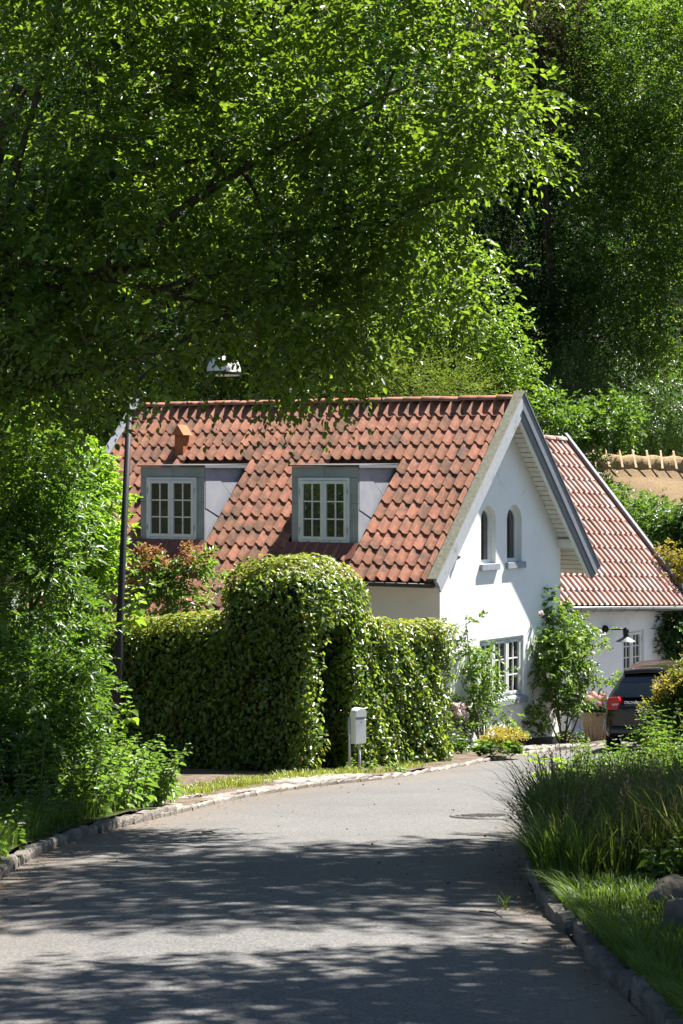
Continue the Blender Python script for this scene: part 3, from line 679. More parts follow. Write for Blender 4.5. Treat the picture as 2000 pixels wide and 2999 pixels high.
for c in range(NCOL):
    a = AR - (c + 1) * COVER
    for r in range(-3, ROWS):
        s = r * GAUGE; skip = False
        if r < 0 and a + COVER > CAT: continue
        b = BE + s * CP
        for (d0, d1) in DORM:
            if a + COVER * 0.55 > d0 and a + COVER * 0.45 < d1 and b > D_B - 0.30 and roofz(b) < D_ZT - 0.12: skip = True
        if not skip: cells.append((c, r, a, s))
for i, (c, r, a, s) in enumerate(cells):
    M = tile_matrix(a + rnd.uniform(-.004, .004), s + rnd.uniform(-.006, .006), rnd.uniform(-.003, .003)) @ Matrix.Rotation(rnd.uniform(-.012, .012), 4, 'Z') @ Matrix.Rotation(rnd.uniform(-.012, .012), 4, 'X')
    hidden = (c > 27 and r < 3) or (c > 14 and r < 2 and not (24 < c < 32 and r < 0))
    if nind < 300 and not hidden:
        o = link_mesh('roof_tile', T1, house); o.matrix_basis = Matrix.Translation(-OFF[house]) @ M; nind += 1
    else:
        rest.add([M @ v.co for v in T1.vertices], [tuple(p.vertices) for p in T1.polygons], True)
rest.build('roof_tiles_far_side', M_TILE, house, kind='stuff')
# ridge tiles
RL = 0.40; nr_ = int((AR - AL) / RL)
mb = MB(); k = 8
for e, (y, s_) in enumerate(((0.0, 1.12), (RL + 0.04, 0.96))):
    for i in range(k + 1):
        q = math.pi * i / k; mb.v.append((y, -0.115 * s_ * math.cos(q), 0.085 * s_ * math.sin(q)))
mb.f = [(i, i + 1, k + 2 + i, k + 1 + i) for i in range(k)]; mb.sm = [True] * k
mb.f.append(tuple(range(k, -1, -1))); mb.sm.append(False)
RT = mb.mesh('ridge_tile', M_RIDGE); zr = ZE + SL * SP - 0.015
for i in range(nr_ + 1):
    o = link_mesh('ridge_tile', RT, house); a = AL + i * RL * (AR - AL) / (nr_ * RL + RL * 1.0)
    Mx = Matrix(((n_.x, v_.x, 0, 0), (n_.y, v_.y, 0, 0), (0, 0, 1, 0), (0, 0, 0, 1)))
    o.matrix_basis = Matrix.Translation(H(a, BM, zr + rnd.uniform(-.006, .006)) - OFF[house]) @ Mx @ Matrix.Rotation(rnd.uniform(-.02, .02), 4, 'Y')
# verge (barge) boards
def barge(a0, out, side, cap_mat, name, face_mat):
    """a0: inner face of the board, boards step outwards by out*thickness"""
    nn = n_ * out; s0, s1 = -0.03, SL + 0.0
    def vert(a, s, h):      # mitre at the ridge: clamp to the ridge plane
        b = BE + s * CP - h * SP; z = ZE + s * SP + h * CP
        if b > BM: z = z - (b - BM) * TAN * 1.0 + (b - BM) * 0; b = BM
        return H(a, b if side == 0 else Wd - b, z)
    def board(h0, h1, a, t, mat, nm, se=0.0):
        m = MB()
        def top(h): return SL + h * math.tan(PITCH)
        m.prism([vert(a, s0 + se, h0), vert(a, top(h0), h0), vert(a, top(h1), h1), vert(a, s0 + se, h1)], nn * t); return m.build(nm, mat, house, 0.004)
    board(-0.24, 0.06, a0, 0.035, face_mat, name)
    board(-0.13, 0.075, a0 + out * 0.035, 0.028, face_mat, name)
    board(0.075, 0.105, a0 - out * 0.10, 0.185, cap_mat, 'verge_cap')
barge(0.345, 1, 0, M_RAKETOP, 'barge_board', M_RAKE)
barge(0.345, 1, 1, M_SLATE, 'barge_board', M_SLATE)  # right boards: same grey paint, darkened in colour for their cap's shade
barge(AL - 0.0, -1, 0, M_RAKE, 'barge_board', M_RAKE)
# white inner fascia and soffit boards under the right-hand verge
mb = MB(); mb.prism([RF(0.30, 0.05, -0.30, 1), RF(0.30, SL - 0.30 * TAN, -0.30, 1), RF(0.30, SL - 0.14 * TAN, -0.14, 1), RF(0.30, 0.05, -0.14, 1)], n_ * 0.043); mb.build('inner_fascia', M_SOFFIT, house)
ns = 33
for i in range(ns):
    s0 = 0.06 + (SL - 0.35) * i / ns; s1 = 0.06 + (SL - 0.35) * (i + 1) / ns - 0.017
    a_in = 0.002 if (BE + s0 * CP) > 0.1 else -1.2
    if a_in < 0: pass
    mb = MB(); mb.prism([RF(a_in, s0, -0.19, 1), RF(a_in, s1, -0.19, 1), RF(a_in, s1, -0.17, 1), RF(a_in, s0, -0.17, 1)], n_ * (0.298 - a_in)); mb.build('soffit_board', M_SOFFIT, house)
mb = MB(); mb.prism([RF(-1.2, 0.03, -0.165, 1), RF(-1.2, SL - 0.3, -0.165, 1), RF(-1.2, SL - 0.3, -0.14, 1), RF(-1.2, 0.03, -0.14, 1)], n_ * 1.5); mb.build('soffit_backing', M_GUTTER, house)
pb = onp(1623, 1600, H(0, 0, 0), n_); bb = (pb - C0).dot(v_)
mb = MB(); mb.box(H(0.0, Wd - 0.14, roofz(0.14) - 0.52), n_ * 0.30, v_ * 0.16, Z * 0.16); mb.build('purlin_end', M_SOFFIT, house, 0.006)
# gutter along the eave with its end cap
mb = MB(); k = 8; P = []
for a in (0.33, CAT):
    for i in range(k + 1):
        q = math.pi * i / k; P.append(H(a, BE - 0.035 + 0.065 * math.cos(q), ZE - 0.045 - 0.065 * math.sin(q)))
mb.add(P, [(i, i + 1, k + 2 + i, k + 1 + i) for i in range(k)] + [tuple(range(k + 1))], True)
mb.tube([H(0.33, BE - 0.10, ZE - 0.045), H(CAT, BE - 0.10, ZE - 0.045)], 0.010, 6)
gu = mb.build('gutter', M_GUTTER, house)
sm = gu.modifiers.new('thick', 'SOLIDIFY'); sm.thickness = 0.004
mb = MB(); mb.box(H(AL + 0.3, 0.0, 2.86), n_ * (-AL), v_ * BE * 0.94, Z * 0.025); mb.build('eave_soffit', M_SOFFIT, house)

SC = -3 * GAUGE
mb = MB(); mb.prism([RF(CAT, SC + 0.02, -0.05), RF(CAT, 0.02, -0.05), RF(CAT, 0.02, -0.13), RF(CAT, SC + 0.02, -0.13)], -n_ * (CAT - AL - 0.02)); mb.build('catslide_deck', M_MORTAR, house)
pcs = RF(CAT, SC, -0.04); mb = MB(); mb.tube([pcs - v_ * 0.03, pcs - v_ * 0.03 - n_ * (CAT - AL)], 0.055, 10); mb.build('gutter', M_GUTTER, house)
bl_ = BE + SC * CP + 0.45; mb = MB(); mb.box(H(CAT - 0.1, bl_, -0.2), -n_ * (CAT - 0.1 + LEN), v_ * 0.25, Z * (roofz(bl_) - 0.16 + 0.2)); mb.build('side_wall', M_PLASTER, house)
mb = MB(); mb.prism([RF(AL, SC - 0.03, -0.24), RF(AL, -0.04, -0.24), RF(AL, -0.04, 0.06), RF(AL, SC - 0.03, 0.06)], -n_ * 0.035); mb.build('barge_board', M_RAKE, house)
mb = MB(); mb.prism([RF(AL + 0.10, SC - 0.03, 0.075), RF(AL + 0.10, -0.04, 0.075), RF(AL + 0.10, -0.04, 0.105), RF(AL + 0.10, SC - 0.03, 0.105)], -n_ * 0.185); mb.build('verge_cap', M_RAKE, house)
# ---- dormers
for di, (d0, d1) in enumerate(DORM):
    dm = empty('dormer', tuple(H((d0 + d1) / 2, D_B, 3.6))); dm.parent = house; dm.location = H((d0 + d1) / 2, D_B, 3.6) - OFF[house]; OFF[dm] = H((d0 + d1) / 2, D_B, 3.6)
    nrm = -v_
    fr = lambda u, z, d: H(u, D_B - d, z)
    zb = roofz(D_B) - 0.06
    w0, w1, wz0, wz1 = d0 + 0.165, d1 - 0.165, zb + 0.04, D_ZT - 0.205
    def panel(ua, ub, za, zb_, nm='front_panel', mat=M_ZINC, d=0.0, dp=0.035):
        m = MB(); m.box(fr(ua, za, d), n_ * (ub - ua), Z * (zb_ - za), nrm * dp); m.build(nm, mat, dm, 0.003)
    zm = zb + (wz1 - zb) * 0.62
    for (ua, ub) in ((d0, w0 - 0.004), (w1 + 0.004, d1)):
        panel(ua, ub, zb - 0.05, zm - 0.003); panel(ua, ub, zm + 0.003, wz1 - 0.003)
    um = (d0 + d1) / 2
    panel(d0, um - 0.003, wz1 + 0.003, D_ZT - 0.01); panel(um + 0.003, d1, wz1 + 0.003, D_ZT - 0.01)
    # dormer body behind the panels (cheeks with lapped zinc sheets)
    bk = (D_ZT - ZE) / TAN + BE
    m = MB(); m.prism([H(d1 - 0.02, D_B, zb - 0.05), H(d1 - 0.02, D_B, D_ZT - 0.02), H(d1 - 0.02, bk, D_ZT - 0.02)], -n_ * (d1 - d0 - 0.04)); m.build('carcass', M_MORTAR, dm)
    def cheek(uu, out, t):
        def q(x, z): return H(uu, D_B + x, z)
        x1 = bk - D_B; zl = lambda x: roofz(D_B + x) - 0.03
        # three sheets cut by slanting seams
        def onhyp(k): return (x1 * k, zl(x1 * k))
        segs = [((0, zb - 0.05), (0, zb + 0.42), onhyp(0.36), None), ((0, zb + 0.435), (0.0, zb + 0.445), None, None)]
        sheets = [[(0, zb - 0.05), (0, zb + 0.62), onhyp(0.32)], [(0, zb + 0.63), (0, D_ZT - 0.02), (0.16, D_ZT - 0.02), onhyp(0.62), onhyp(0.33)], [(0.17, D_ZT - 0.02), (x1 - 0.0, D_ZT - 0.02), onhyp(0.63)]]
        for si, sh in enumerate(sheets):
            m = MB(); m.prism([q(*p) for p in sh], n_ * out * (t + 0.006 * (si % 2))); m.build('cheek_sheet', M_ZINC_LIT, dm)
    cheek(d1 - 0.02, 1, 0.02); cheek(d0 + 0.02, -1, 0.02)
    m = MB(); m.prism([H(d1 + 0.05, D_B - 0.09, D_ZT - 0.005), H(d1 + 0.05, D_B - 0.09, D_ZT + 0.022), H(d1 + 0.05, bk + 0.06, D_ZT + 0.05), H(d1 + 0.05, bk + 0.06, D_ZT - 0.005)], -n_ * (d1 - d0 + 0.1)); m.build('dormer_roof', M_GUTTER, dm, 0.004)
    m = MB(); m.box(H(d1 + 0.05, D_B - 0.09, D_ZT - 0.03), n_ * 0.012, v_ * (bk - D_B + 0.1), Z * 0.05); m.build('roof_edge_trim', M_SLATE, dm)
    # window: frame, sashes, panes are all sub-parts of the dormer
    mb = MB()
    def wrect(m, ua, ub, za, zb_, d, dp): m.box(fr(ua, za, d), n_ * (ub - ua), Z * (zb_ - za), nrm * dp)
    fw = 0.045
    wrect(mb, w0, w1, wz0, wz0 + fw, 0, 0.075); wrect(mb, w0, w1, wz1 - fw, wz1, 0, 0.075); wrect(mb, w0, w0 + fw, wz0 + fw, wz1 - fw, 0, 0.075); wrect(mb, w1 - fw, w1, wz0 + fw, wz1 - fw, 0, 0.075)
    mb.build('window_frame', M_WINOLD, dm, 0.003)
    hw = (w1 - w0 - 2 * fw) / 2
    for s in range(2):
        a, b = w0 + fw + s * hw + 0.003, w0 + fw + (s + 1) * hw - 0.003; za, zb_ = wz0 + fw + 0.005, wz1 - fw - 0.005; sw, mw = 0.058, 0.024
        m = MB(); wrect(m, a, b, za, za + sw, 0.02, 0.065); wrect(m, a, b, zb_ - sw, zb_, 0.02, 0.065); wrect(m, a, a + sw, za + sw, zb_ - sw, 0.02, 0.065); wrect(m, b - sw, b, za + sw, zb_ - sw, 0.02, 0.065)
        pa, pb_, pz0, pz1 = a + sw, b - sw, za + sw, zb_ - sw; uc = (pa + pb_) / 2
        wrect(m, uc - mw / 2, uc + mw / 2, pz0, pz1, 0.03, 0.038)
        for r in (1, 2):
            zz = pz0 + (pz1 - pz0) * r / 3; wrect(m, pa, uc - mw / 2, zz - mw / 2, zz + mw / 2, 0.03, 0.038); wrect(m, uc + mw / 2, pb_, zz - mw / 2, zz + mw / 2, 0.03, 0.038)
        m.build('sash', M_WINOLD, dm, 0.002)
        for r in range(3):
            for (ua, ub) in ((pa, uc), (uc, pb_)):
                m = MB(); m.box(fr(ua, pz0 + (pz1 - pz0) * r / 3, 0.04), n_ * (ub - ua), Z * ((pz1 - pz0) / 3), nrm * 0.006); m.build('pane', M_GLASS, dm)
        ue = w0 + 0.02 if s == 0 else w1 - 0.042
        for zz in (za + 0.12, zb_ - 0.24): m = MB(); wrect(m, ue, ue + 0.022, zz, zz + 0.10, 0.078, 0.012); m.build('hinge', M_STEEL, dm)
    # lead apron dressed over the tiles under the window
    m = MB(); nx = 26; A = []
    for j, (s_, h_) in enumerate((((D_B - 0.05 - BE) / CP, 0.06), ((D_B - 0.30 - BE) / CP, 0.052))):
        for i in range(nx + 1):
            u = d0 - 0.06 + (d1 - d0 + 0.12) * i / nx; A.append(RF(u, s_, h_ + 0.016 * math.sin(u * 2 * math.pi / COVER) * (1 if j else 0.2)))
    m.add(A, [(i, i + 1, nx + 2 + i, nx + 1 + i) for i in range(nx)], True); m.build('lead_apron', M_LEAD, dm)

# terracotta roof vent
vb = RF(-6.56, (1.36 - BE) / CP, 0.0)
mb = MB(); mb.box(vb - n_ * 0.10 - v_ * 0.09 - Z * 0.12, n_ * 0.20, v_ * 0.20, Z * 0.44); vt = mb.build('roof_vent', M_TERRA, house, 0.006)
mb = MB(); q0 = vb + Z * 0.32; c4 = [q0 - n_ * .15 - v_ * .14, q0 + n_ * .15 - v_ * .14, q0 + n_ * .15 + v_ * .16, q0 - n_ * .15 + v_ * .16]
mb.add([*c4, q0 + Z * 0.2 - n_ * 0.0 - v_ * 0.13, q0 + Z * 0.2 + v_ * 0.15], [(0, 1, 4), (1, 2, 5, 4), (2, 3, 5), (3, 0, 4, 5), (3, 2, 1, 0)]); mb.build('vent_hood', M_TERRA, vt)

# ================================================================== HOUSE WING (lower range behind the gable, ridge turned across)
ey = math.radians(40)
e_ = Vector((math.sin(ey), math.cos(ey), 0)); m_ = Vector((math.cos(ey), -math.sin(ey), 0))
Q0 = H(-0.95, Wd, 0); Q0.z = 0
TILT = 0.0425                                # the old range has sunk along its length
def E(s, m, z): return Q0 + e_ * s + m_ * m + Z * (z - TILT * s)
OV = 0.38
ge = onp(1702, 1774, E(0, OV, 0), m_); se = (ge - Q0).dot(e_); ZG = ge.z + TILT * se          # eave edge height
pend = onp(2024, 1780, E(0, OV, 0), m_); SEND = (pend - Q0).dot(e_)
# ridge: find run and pitch from where the right verge meets the ridge in view
best = None
for run in np.linspace(1.5, 5, 141):
    for pt in np.linspace(0.6, 1.5, 91):
        q = E(SEND, OV - run, ZG + run * pt); px = 1000 + F_PX * q.x / q.y; py = HOR - F_PX * (q.z - CAM_Z) / q.y
        er = (px - 1656) ** 2 + (py - 1290) ** 2
        if best is None or er < best[0]: best = (er, run, pt)
_, RUN, PT = best
print('WING', 'eave', ZG, 'send', SEND, 'run', RUN, 'pitch', math.degrees(math.atan(PT)))
wing = empty('house_wing', tuple(Q0 + Z * g(Q0.y)), 'low white side wing with weathered pink pantile roof behind the gable', 'house')
wcp, wsp = math.cos(math.atan(PT)), math.sin(math.atan(PT)); WSL = RUN / wcp
def WR(s, t, h): return E(s, OV - t * wcp + h * wsp, ZG + t * wsp + h * wcp)
wallz = lambda: ZG + OV * PT - 0.12
def WF(u, z, d): return E(u, -d, z + TILT * u)            # wall coordinates keep true heights
def wuz(px, py): q = onp(px, py, E(0, 0, 0), m_); return ((q - Q0).dot(e_), q.z)
wu0, wz1 = wuz(1823, 1848); wu1, _ = wuz(1886, 1848); wz0 = wz1 - 1.12
du0, dz1 = wuz(1672, 1900); du1, _ = wuz(1722, 1900)
SW0, SW1 = -1.2, SEND - 0.25
topl = [(SW1, wallz() - TILT * SW1), (SW0, wallz() - TILT * SW0)]
dz0 = g(42.5) + 0.05
holed_wall('front_wall', [(SW0, -1.2), (SW1, -1.2)] + topl, [[(wu0, wz0), (wu1, wz0), (wu1, wz1), (wu0, wz1)], [(du0, dz0), (du1, dz0), (du1, dz0 + 2.0), (du0, dz0 + 2.0)]], WF, 0.28, M_PLASTER, wing)
mb = MB(); mb.box(E(SW1 - 0.28, -0.28, -1.2 + TILT * SW1), -m_ * (RUN * 2 - 2 * OV - 0.3), e_ * 0.28, Z * (1.2 + wallz() - 0.1)); mb.build('end_wall', M_PLASTER, wing)
mb = MB(); mb.prism([E(SW1 - 0.28, -0.28, wallz() - 0.1), E(SW1 - 0.28, OV - RUN, ZG + RUN * PT - 0.2), E(SW1 - 0.28, 2 * (OV - RUN) + 0.28, wallz() - 0.1)], e_ * 0.27); mb.build('end_gable', M_PLASTER, wing)
ww = casement_window(wing, lambda u, z, d: E(u, -0.12 + d, z + TILT * u), wu0, wu1, wz0, wz1, 2, 2, 4, m_, M_WIN, 'casement_window')
mb = MB(); mb.box(WF(wu0 - 0.05, wz0 - 0.08, 0.12), e_ * (wu1 - wu0 + 0.1), m_ * 0.17, Z * 0.08); mb.build('sill', M_SILL, ww)
dr = MB(); dr.box(WF(du0, dz0, 0.22), e_ * (du1 - du0), Z * 2.0, m_ * 0.05); dr = dr.build('door', M_DOOR, wing)
for (a, b, c, d) in ((0.12, 0.42, 0.15, 0.85), (0.58, 0.88, 0.15, 0.85), (0.12, 0.42, 1.0, 1.85), (0.58, 0.88, 1.0, 1.85)):
    mb = MB(); wdd = du1 - du0; mb.box(WF(du0 + a * wdd, dz0 + c, 0.172), e_ * wdd * (b - a), Z * (d - c), m_ * 0.02); mb.build('door_panel', M_DOOR, dr, 0.006)
mb = MB(); mb.box(WF(du0 - 0.15, dz0 - 0.16, 0.3), e_ * (du1 - du0 + 0.3), m_ * 0.62, Z * 0.13); mb.build('doorstep', M_GRANITE, wing, 0.01)
mb = MB(); mb.prism([E(SW0, 0.0, wallz() - 0.34), E(SW0, 0.0, wallz() - 0.14), E(SW0, 0.06, wallz() - 0.14), E(SW0, 0.02, wallz() - 0.34)], e_ * (SW1 - SW0) - Z * TILT * (SW1 - SW0)); mb.build('cornice', M_PLASTER, wing)
for (ua, ub) in ((SW0, du0 - 0.01), (du1 + 0.01, SW1)):
    mb = MB(); mb.box(WF(ua, g(42.5) - 0.3, 0.0), e_ * (ub - ua), m_ * 0.015, Z * 0.42); mb.build('plinth', M_PLINTH, wing)
# roof deck, tiles (each one a part), ridge, right verge, gutter
S_L = -1.6
mb = MB(); mb.prism([WR(S_L, 0.0, -0.05), WR(S_L, WSL, -0.05), WR(S_L, WSL, -0.12), WR(S_L, 0.0, -0.12)], (e_ - Z * TILT) * (SEND - S_L)); mb.build('roof_deck', M_MORTAR, wing)
def WRb(s, t, h): return E(s, OV - 2 * RUN + t * wcp - h * wsp, ZG + t * wsp + h * wcp)
mb = MB(); mb.prism([WRb(S_L, 0.0, -0.08), WRb(S_L, WSL - 0.05, -0.08), WRb(S_L, WSL - 0.05, 0.0), WRb(S_L, 0.0, 0.0)], (e_ - Z * TILT) * (SEND - S_L)); mb.build('rear_roof_slope', M_TILE2, wing)
WROWS = 12; WG = (WSL - 0.03) / WROWS; WC = 0.2
T2 = tile_mesh('roof_tile', WC, WG + 0.06, M_TILE2, 0.042, 0.014)
xa = (e_ - Z * TILT).normalized(); upw = (-m_ * wcp + Z * wsp); upw = (upw - xa * upw.dot(xa)).normalized(); nw = xa.cross(upw)
wc = int((SEND - 0.16 - S_L) / WC); cnt = 0; wrest = MB()
for c in range(wc):
    s = SEND - 0.14 - (c + 1) * WC
    for r in range(WROWS):
        q = WR(s, r * WG, 0.0); px = 1000 + F_PX * q.x / q.y; py = HOR - F_PX * (q.z - CAM_Z) / q.y
        front = not (px < 1585 or (px < 1515 + (py - 1167) * 0.36 and py < 1560))      # in view of the photograph
        if not front:
            MM = Matrix.Translation(q) @ Matrix(((xa.x, upw.x, nw.x, 0), (xa.y, upw.y, nw.y, 0), (xa.z, upw.z, nw.z, 0), (0, 0, 0, 1)))
            wrest.add([MM @ v.co for v in T2.vertices], [tuple(p.vertices) for p in T2.polygons], True); continue
        o = link_mesh('roof_tile', T2, wing); cnt += 1
        Mx = Matrix.Translation(q + nw * rnd.uniform(-.003, .003) - OFF[wing]) @ Matrix(((xa.x, upw.x, nw.x, 0), (xa.y, upw.y, nw.y, 0), (xa.z, upw.z, nw.z, 0), (0, 0, 0, 1)))
        o.matrix_basis = Mx @ Matrix.Rotation(rnd.uniform(-.01, .01), 4, 'Z')
wrest.build('roof_tiles_behind_gable', M_TILE2, wing, kind='stuff')
RT2 = RT.copy(); RT2.materials[0] = M_TILE2
for i in range(7):
    o = link_mesh('ridge_tile', RT2, wing); q = WR(SEND - 0.12 - (i + 1) * 0.40, WSL, -0.01)
    o.matrix_basis = Matrix.Translation(q - OFF[wing]) @ Matrix(((e_.x, -m_.x, 0, 0), (e_.y, -m_.y, 0, 0), (-TILT, 0, 1, 0), (0, 0, 0, 1)))
def wboard(s, t, h0, h1, mat, nm):
    m = MB(); m.prism([WR(s, -0.05, h0), WR(s, WSL + h0 * PT, h0), WR(s, WSL + h1 * PT, h1), WR(s, -0.05, h1)], e_ * t); return m.build(nm, mat, wing, 0.004)
wboard(SEND - 0.13, 0.10, -0.03, 0.035, M_LEAD, 'verge_flashing'); wboard(SEND - 0.03, 0.04, -0.2, 0.09, M_SLATE, 'barge_board')
wboard(SEND - 0.05, 0.10, 0.09, 0.115, M_SLATE, 'verge_cap')
mb = MB(); k = 8; P = []
for s in (-0.6, SEND + 0.05):
    for i in range(k + 1):
        q = math.pi * i / k; P.append(E(s, OV + 0.055 - 0.075 * math.cos(q), ZG - 0.03 - 0.085 * math.sin(q)))
mb.add(P, [(i, i + 1, k + 2 + i, k + 1 + i) for i in range(k)], True); gu = mb.build('gutter', M_GUTTER2, wing); gu.modifiers.new('thick', 'SOLIDIFY').thickness = 0.004
mb = MB(); mb.tube([E(-0.6, OV + 0.13, ZG - 0.025), E(SEND + 0.05, OV + 0.13, ZG - 0.025)], 0.013, 6); mb.build('gutter_lip', M_STEEL, gu)
for i in range(9):
    s = -0.1 + i * 0.52; mb = MB(); mb.tube([E(s, OV + 0.055 - 0.081 * math.cos(math.pi * j / 10), ZG - 0.03 - 0.091 * math.sin(math.pi * j / 10)) for j in range(11)], 0.007, 5); mb.build('gutter_bracket', M_GUTTER, gu)
# ---- wall lamp by the wing window, with the small hook below
lu, lz = wuz(1769, 1842)
wl = empty('wall_lamp', tuple(WF(lu, lz, 0)), 'dark barn-style wall lamp with wide conical shade on the wing wall', 'lamp')
mb = MB(); mb.lathe([(0, 0.0), (0.075, 0.0), (0.075, 0.05), (0.06, 0.07), (0, 0.07)], WF(lu, lz, 0), 16, tuple(m_)); mb.build('wall_plate', M_POLE, wl)
hp = WF(lu + 0.15, lz - 0.02, -0.42)
mb = MB(); mb.tube([WF(lu, lz, -0.05), WF(lu + 0.05, lz + 0.0, -0.2), hp + Z * 0.02], 0.014, 8); mb.build('arm', M_POLE, wl)
mb = MB(); mb.lathe([(0, 0.06), (0.035, 0.055), (0.06, 0.02), (0.062, -0.03), (0.045, -0.05), (0.045, -0.12), (0.05, -0.13)], hp, 18); mb.build('lamp_cap', M_POLE, wl)
mb = MB(); mb.lathe([(0.05, -0.13), (0.10, -0.155), (0.20, -0.215), (0.205, -0.222), (0.19, -0.22), (0.05, -0.14)], hp, 28); mb.build('lamp_shade', surf('verdigris_shade', (0.10, 0.12, 0.115), (0.17, 0.19, 0.185), 6, 5, 0.4, 0, spec=0.6), wl)
for q in range(4):
    ang = q * math.pi / 2 + 0.4; mb = MB(); d = Vector((math.cos(ang), math.sin(ang), 0)) * 0.058; mb.tube([hp + d - Z * 0.03, hp + d * 1.05 - Z * 0.14], 0.004, 5); mb.build('cage_bar', M_POLE, wl)
hu, hz = wuz(1727, 1897)
mb = MB()
P = [WF(hu + 0.045 * math.cos(t), hz + 0.055 * math.sin(t), -0.03) for t in np.linspace(0, 2 * math.pi, 17)]
mb.tube(P, 0.014, 6); mb.tube([WF(hu, hz + 0.055, -0.03), WF(hu, hz + 0.055, 0.01)], 0.01, 6)
tag(mb.build('wall_hook', M_BLACK), 'small black iron ring hook on the wing wall beside the rose', 'hook')

# ================================================================== THATCHED HOUSE behind
YT = 60.0
def TT(px, py, dy=0): return at(px, py, YT + dy)
th = empty('thatched_house', (8.6, YT, g(46)), 'thatched house behind the wing with straw ridge held by pale wooden pegs', 'house')
xs = np.linspace(1640, 2120, 49); ts = np.linspace(0, 1, 22)
mb = MB()
for t in ts:
    for x in xs:
        b = TT(x, 1345 + (x - 1700) * 0.03)
        bump = max(0.0, 1 - ((x - 1880) / 120) ** 2) ** 0.5 if abs(x - 1880) < 120 else 0
        run = 4.6 * t; dz = -4.4 * t
        k = bump * math.sin(math.pi * min(1, t * 2.4)) if t < 0.42 else bump * max(0, 1 - (t - 0.42) * 6) * math.sin(math.pi * 0.995)
        q = b + Vector((0, -run - 0.25 * bump * math.sin(math.pi * min(1, t * 1.6)), dz + 0.55 * bump * max(0, math.sin(math.pi * min(1, (t - 0.1) * 1.8))) if t > 0.1 else dz)); q.x += 0.02 * math.sin(t * 40); mb.v.append(tuple(q))
nx = len(xs)
mb.f = [(j * nx + i, j * nx + i + 1, (j + 1) * nx + i + 1, (j + 1) * nx + i) for j in range(len(ts) - 1) for i in range(nx - 1)]; mb.sm = [True] * len(mb.f)
mb.build('thatch_slope', M_THATCH, th)
mb = MB(); P = [TT(x, 1348 + (x - 1700) * 0.03) for x in np.linspace(1640, 2120, 30)]
k = 10
for i, p in enumerate(P):
    for j in range(k + 1):
        a = math.pi * (j / k) * 1.0; rr_ = 0.40 + 0.02 * math.sin(i * 1.7 + j)
        mb.v.append((p.x, p.y - rr_ * 0.75 * math.cos(a), p.z - 0.42 + rr_ * 1.5 * math.sin(a) ** 0.8 - (0.1 if j == 0 else 0)))
mb.f = [(i * (k + 1) + j, i * (k + 1) + j + 1, (i + 1) * (k + 1) + j + 1, (i + 1) * (k + 1) + j) for i in range(len(P) - 1) for j in range(k)]; mb.sm = [True] * len(mb.f)
mb.build('straw_ridge', M_STRAW, th)
mb = MB(); mb.box((TT(1650, 1345).x, YT + 0.1, g(46)), (4.5, 0, 0), (0, 4.2, 0), (0, 0, 4.6)); mb.build('wall', M_PLASTER, th)
pl = unit(14)
for i, x in enumerate((1693, 1735, 1773, 1813, 1851, 1892, 1933, 1971, 2010)):
    top = TT(x, 1312 + (x - 1700) * 0.03, -0.15)
    for sgn in (1, -1):
        mb = MB(); tw = rnd.uniform(-.05, .05)
        a = top + Vector((0.02 * sgn + (0.06 if sgn < 0 else 0), 0.10 * sgn * -1 + 0.15, 0.0)); b = a + Vector((0.04 + tw, -0.36 * sgn, -0.46 if sgn > 0 else -0.42))
        s0 = Vector((0.026, 0, 0)); th_ = Vector((0, -0.03, -0.025))
        mb.add([a - s0 * 0.7, a + s0 * 0.8, b + s0 * 1.25, b - s0, a - s0 * 0.7 + th_, a + s0 * 0.8 + th_, b + s0 * 1.25 + th_, b - s0 + th_], [(0, 1, 2, 3), (7, 6, 5, 4), (0, 4, 5, 1), (1, 5, 6, 2), (2, 6, 7, 3), (3, 7, 4, 0)]); mb.build('ridge_peg', M_PEG, th)

# ================================================================== STREET LAMP
lb = Vector(((330 - 1000) / F_PX * 30, 30, g(30)))
lt = at(381, 1150, 30)
sl = empty('street_lamp', tuple(lb), 'tall black street lamp with a white dome head among the leaves', 'street lamp')
mb = MB(); mb.tube([lb - Z * 0.1, lb + (lt - lb) * 0.35, lb + (lt - lb) * 0.36, lt], [0.062, 0.060, 0.050, 0.040], 14); mb.build('pole', M_POLE, sl)
hd = at(655, 1026, 30)
mb = MB(); P = []
for i in range(15):
    t = i / 14; a = lt.lerp(Vector((hd.x, hd.y, lt.z)), t); P.append(Vector((a.x, a.y, lt.z + (hd.z + 0.12 - lt.z) * math.sin(t * math.pi / 2) ** 0.75)))
mb.tube(P, [0.038 - 0.014 * i / 14 for i in range(15)], 10); mb.build('arm', M_POLE, sl)
mb = MB(); mb.lathe([(0, 0.16), (0.055, 0.16), (0.06, 0.14), (0.06, 0.06), (0.075, 0.05), (0.075, -0.05), (0.09, -0.06), (0.10, -0.10), (0, -0.10)], hd, 20); mb.build('lamp_cap', M_BLACK, sl)
mb = MB(); mb.lathe([(0.09, -0.08), (0.15, -0.10), (0.195, -0.16), (0.222, -0.23), (0.232, -0.29)], hd, 32); dome = mb.build('dome', M_LAMPWHITE, sl)
for q in range(8):
    ang = q * math.pi / 4 + 0.2; mb = MB(); mb.tube([hd + Vector((math.cos(ang) * r * 1.01, math.sin(ang) * r * 1.01, h)) for r, h in ((0.15, -0.10), (0.195, -0.16), (0.222, -0.23), (0.232, -0.29))], 0.004, 4); mb.build('dome_seam', M_STEEL, dome)
mb = MB(); mb.lathe([(0.228, -0.285), (0.24, -0.29), (0.243, -0.325), (0.235, -0.335), (0.225, -0.33)], hd, 32); mb.build('ring', M_BLACK, sl)
mb = MB(); mb.lathe([(0.228, -0.33), (0.20, -0.345), (0.0, -0.35)], hd, 28); mb.build('diffuser', M_LAMPWHITE, sl)

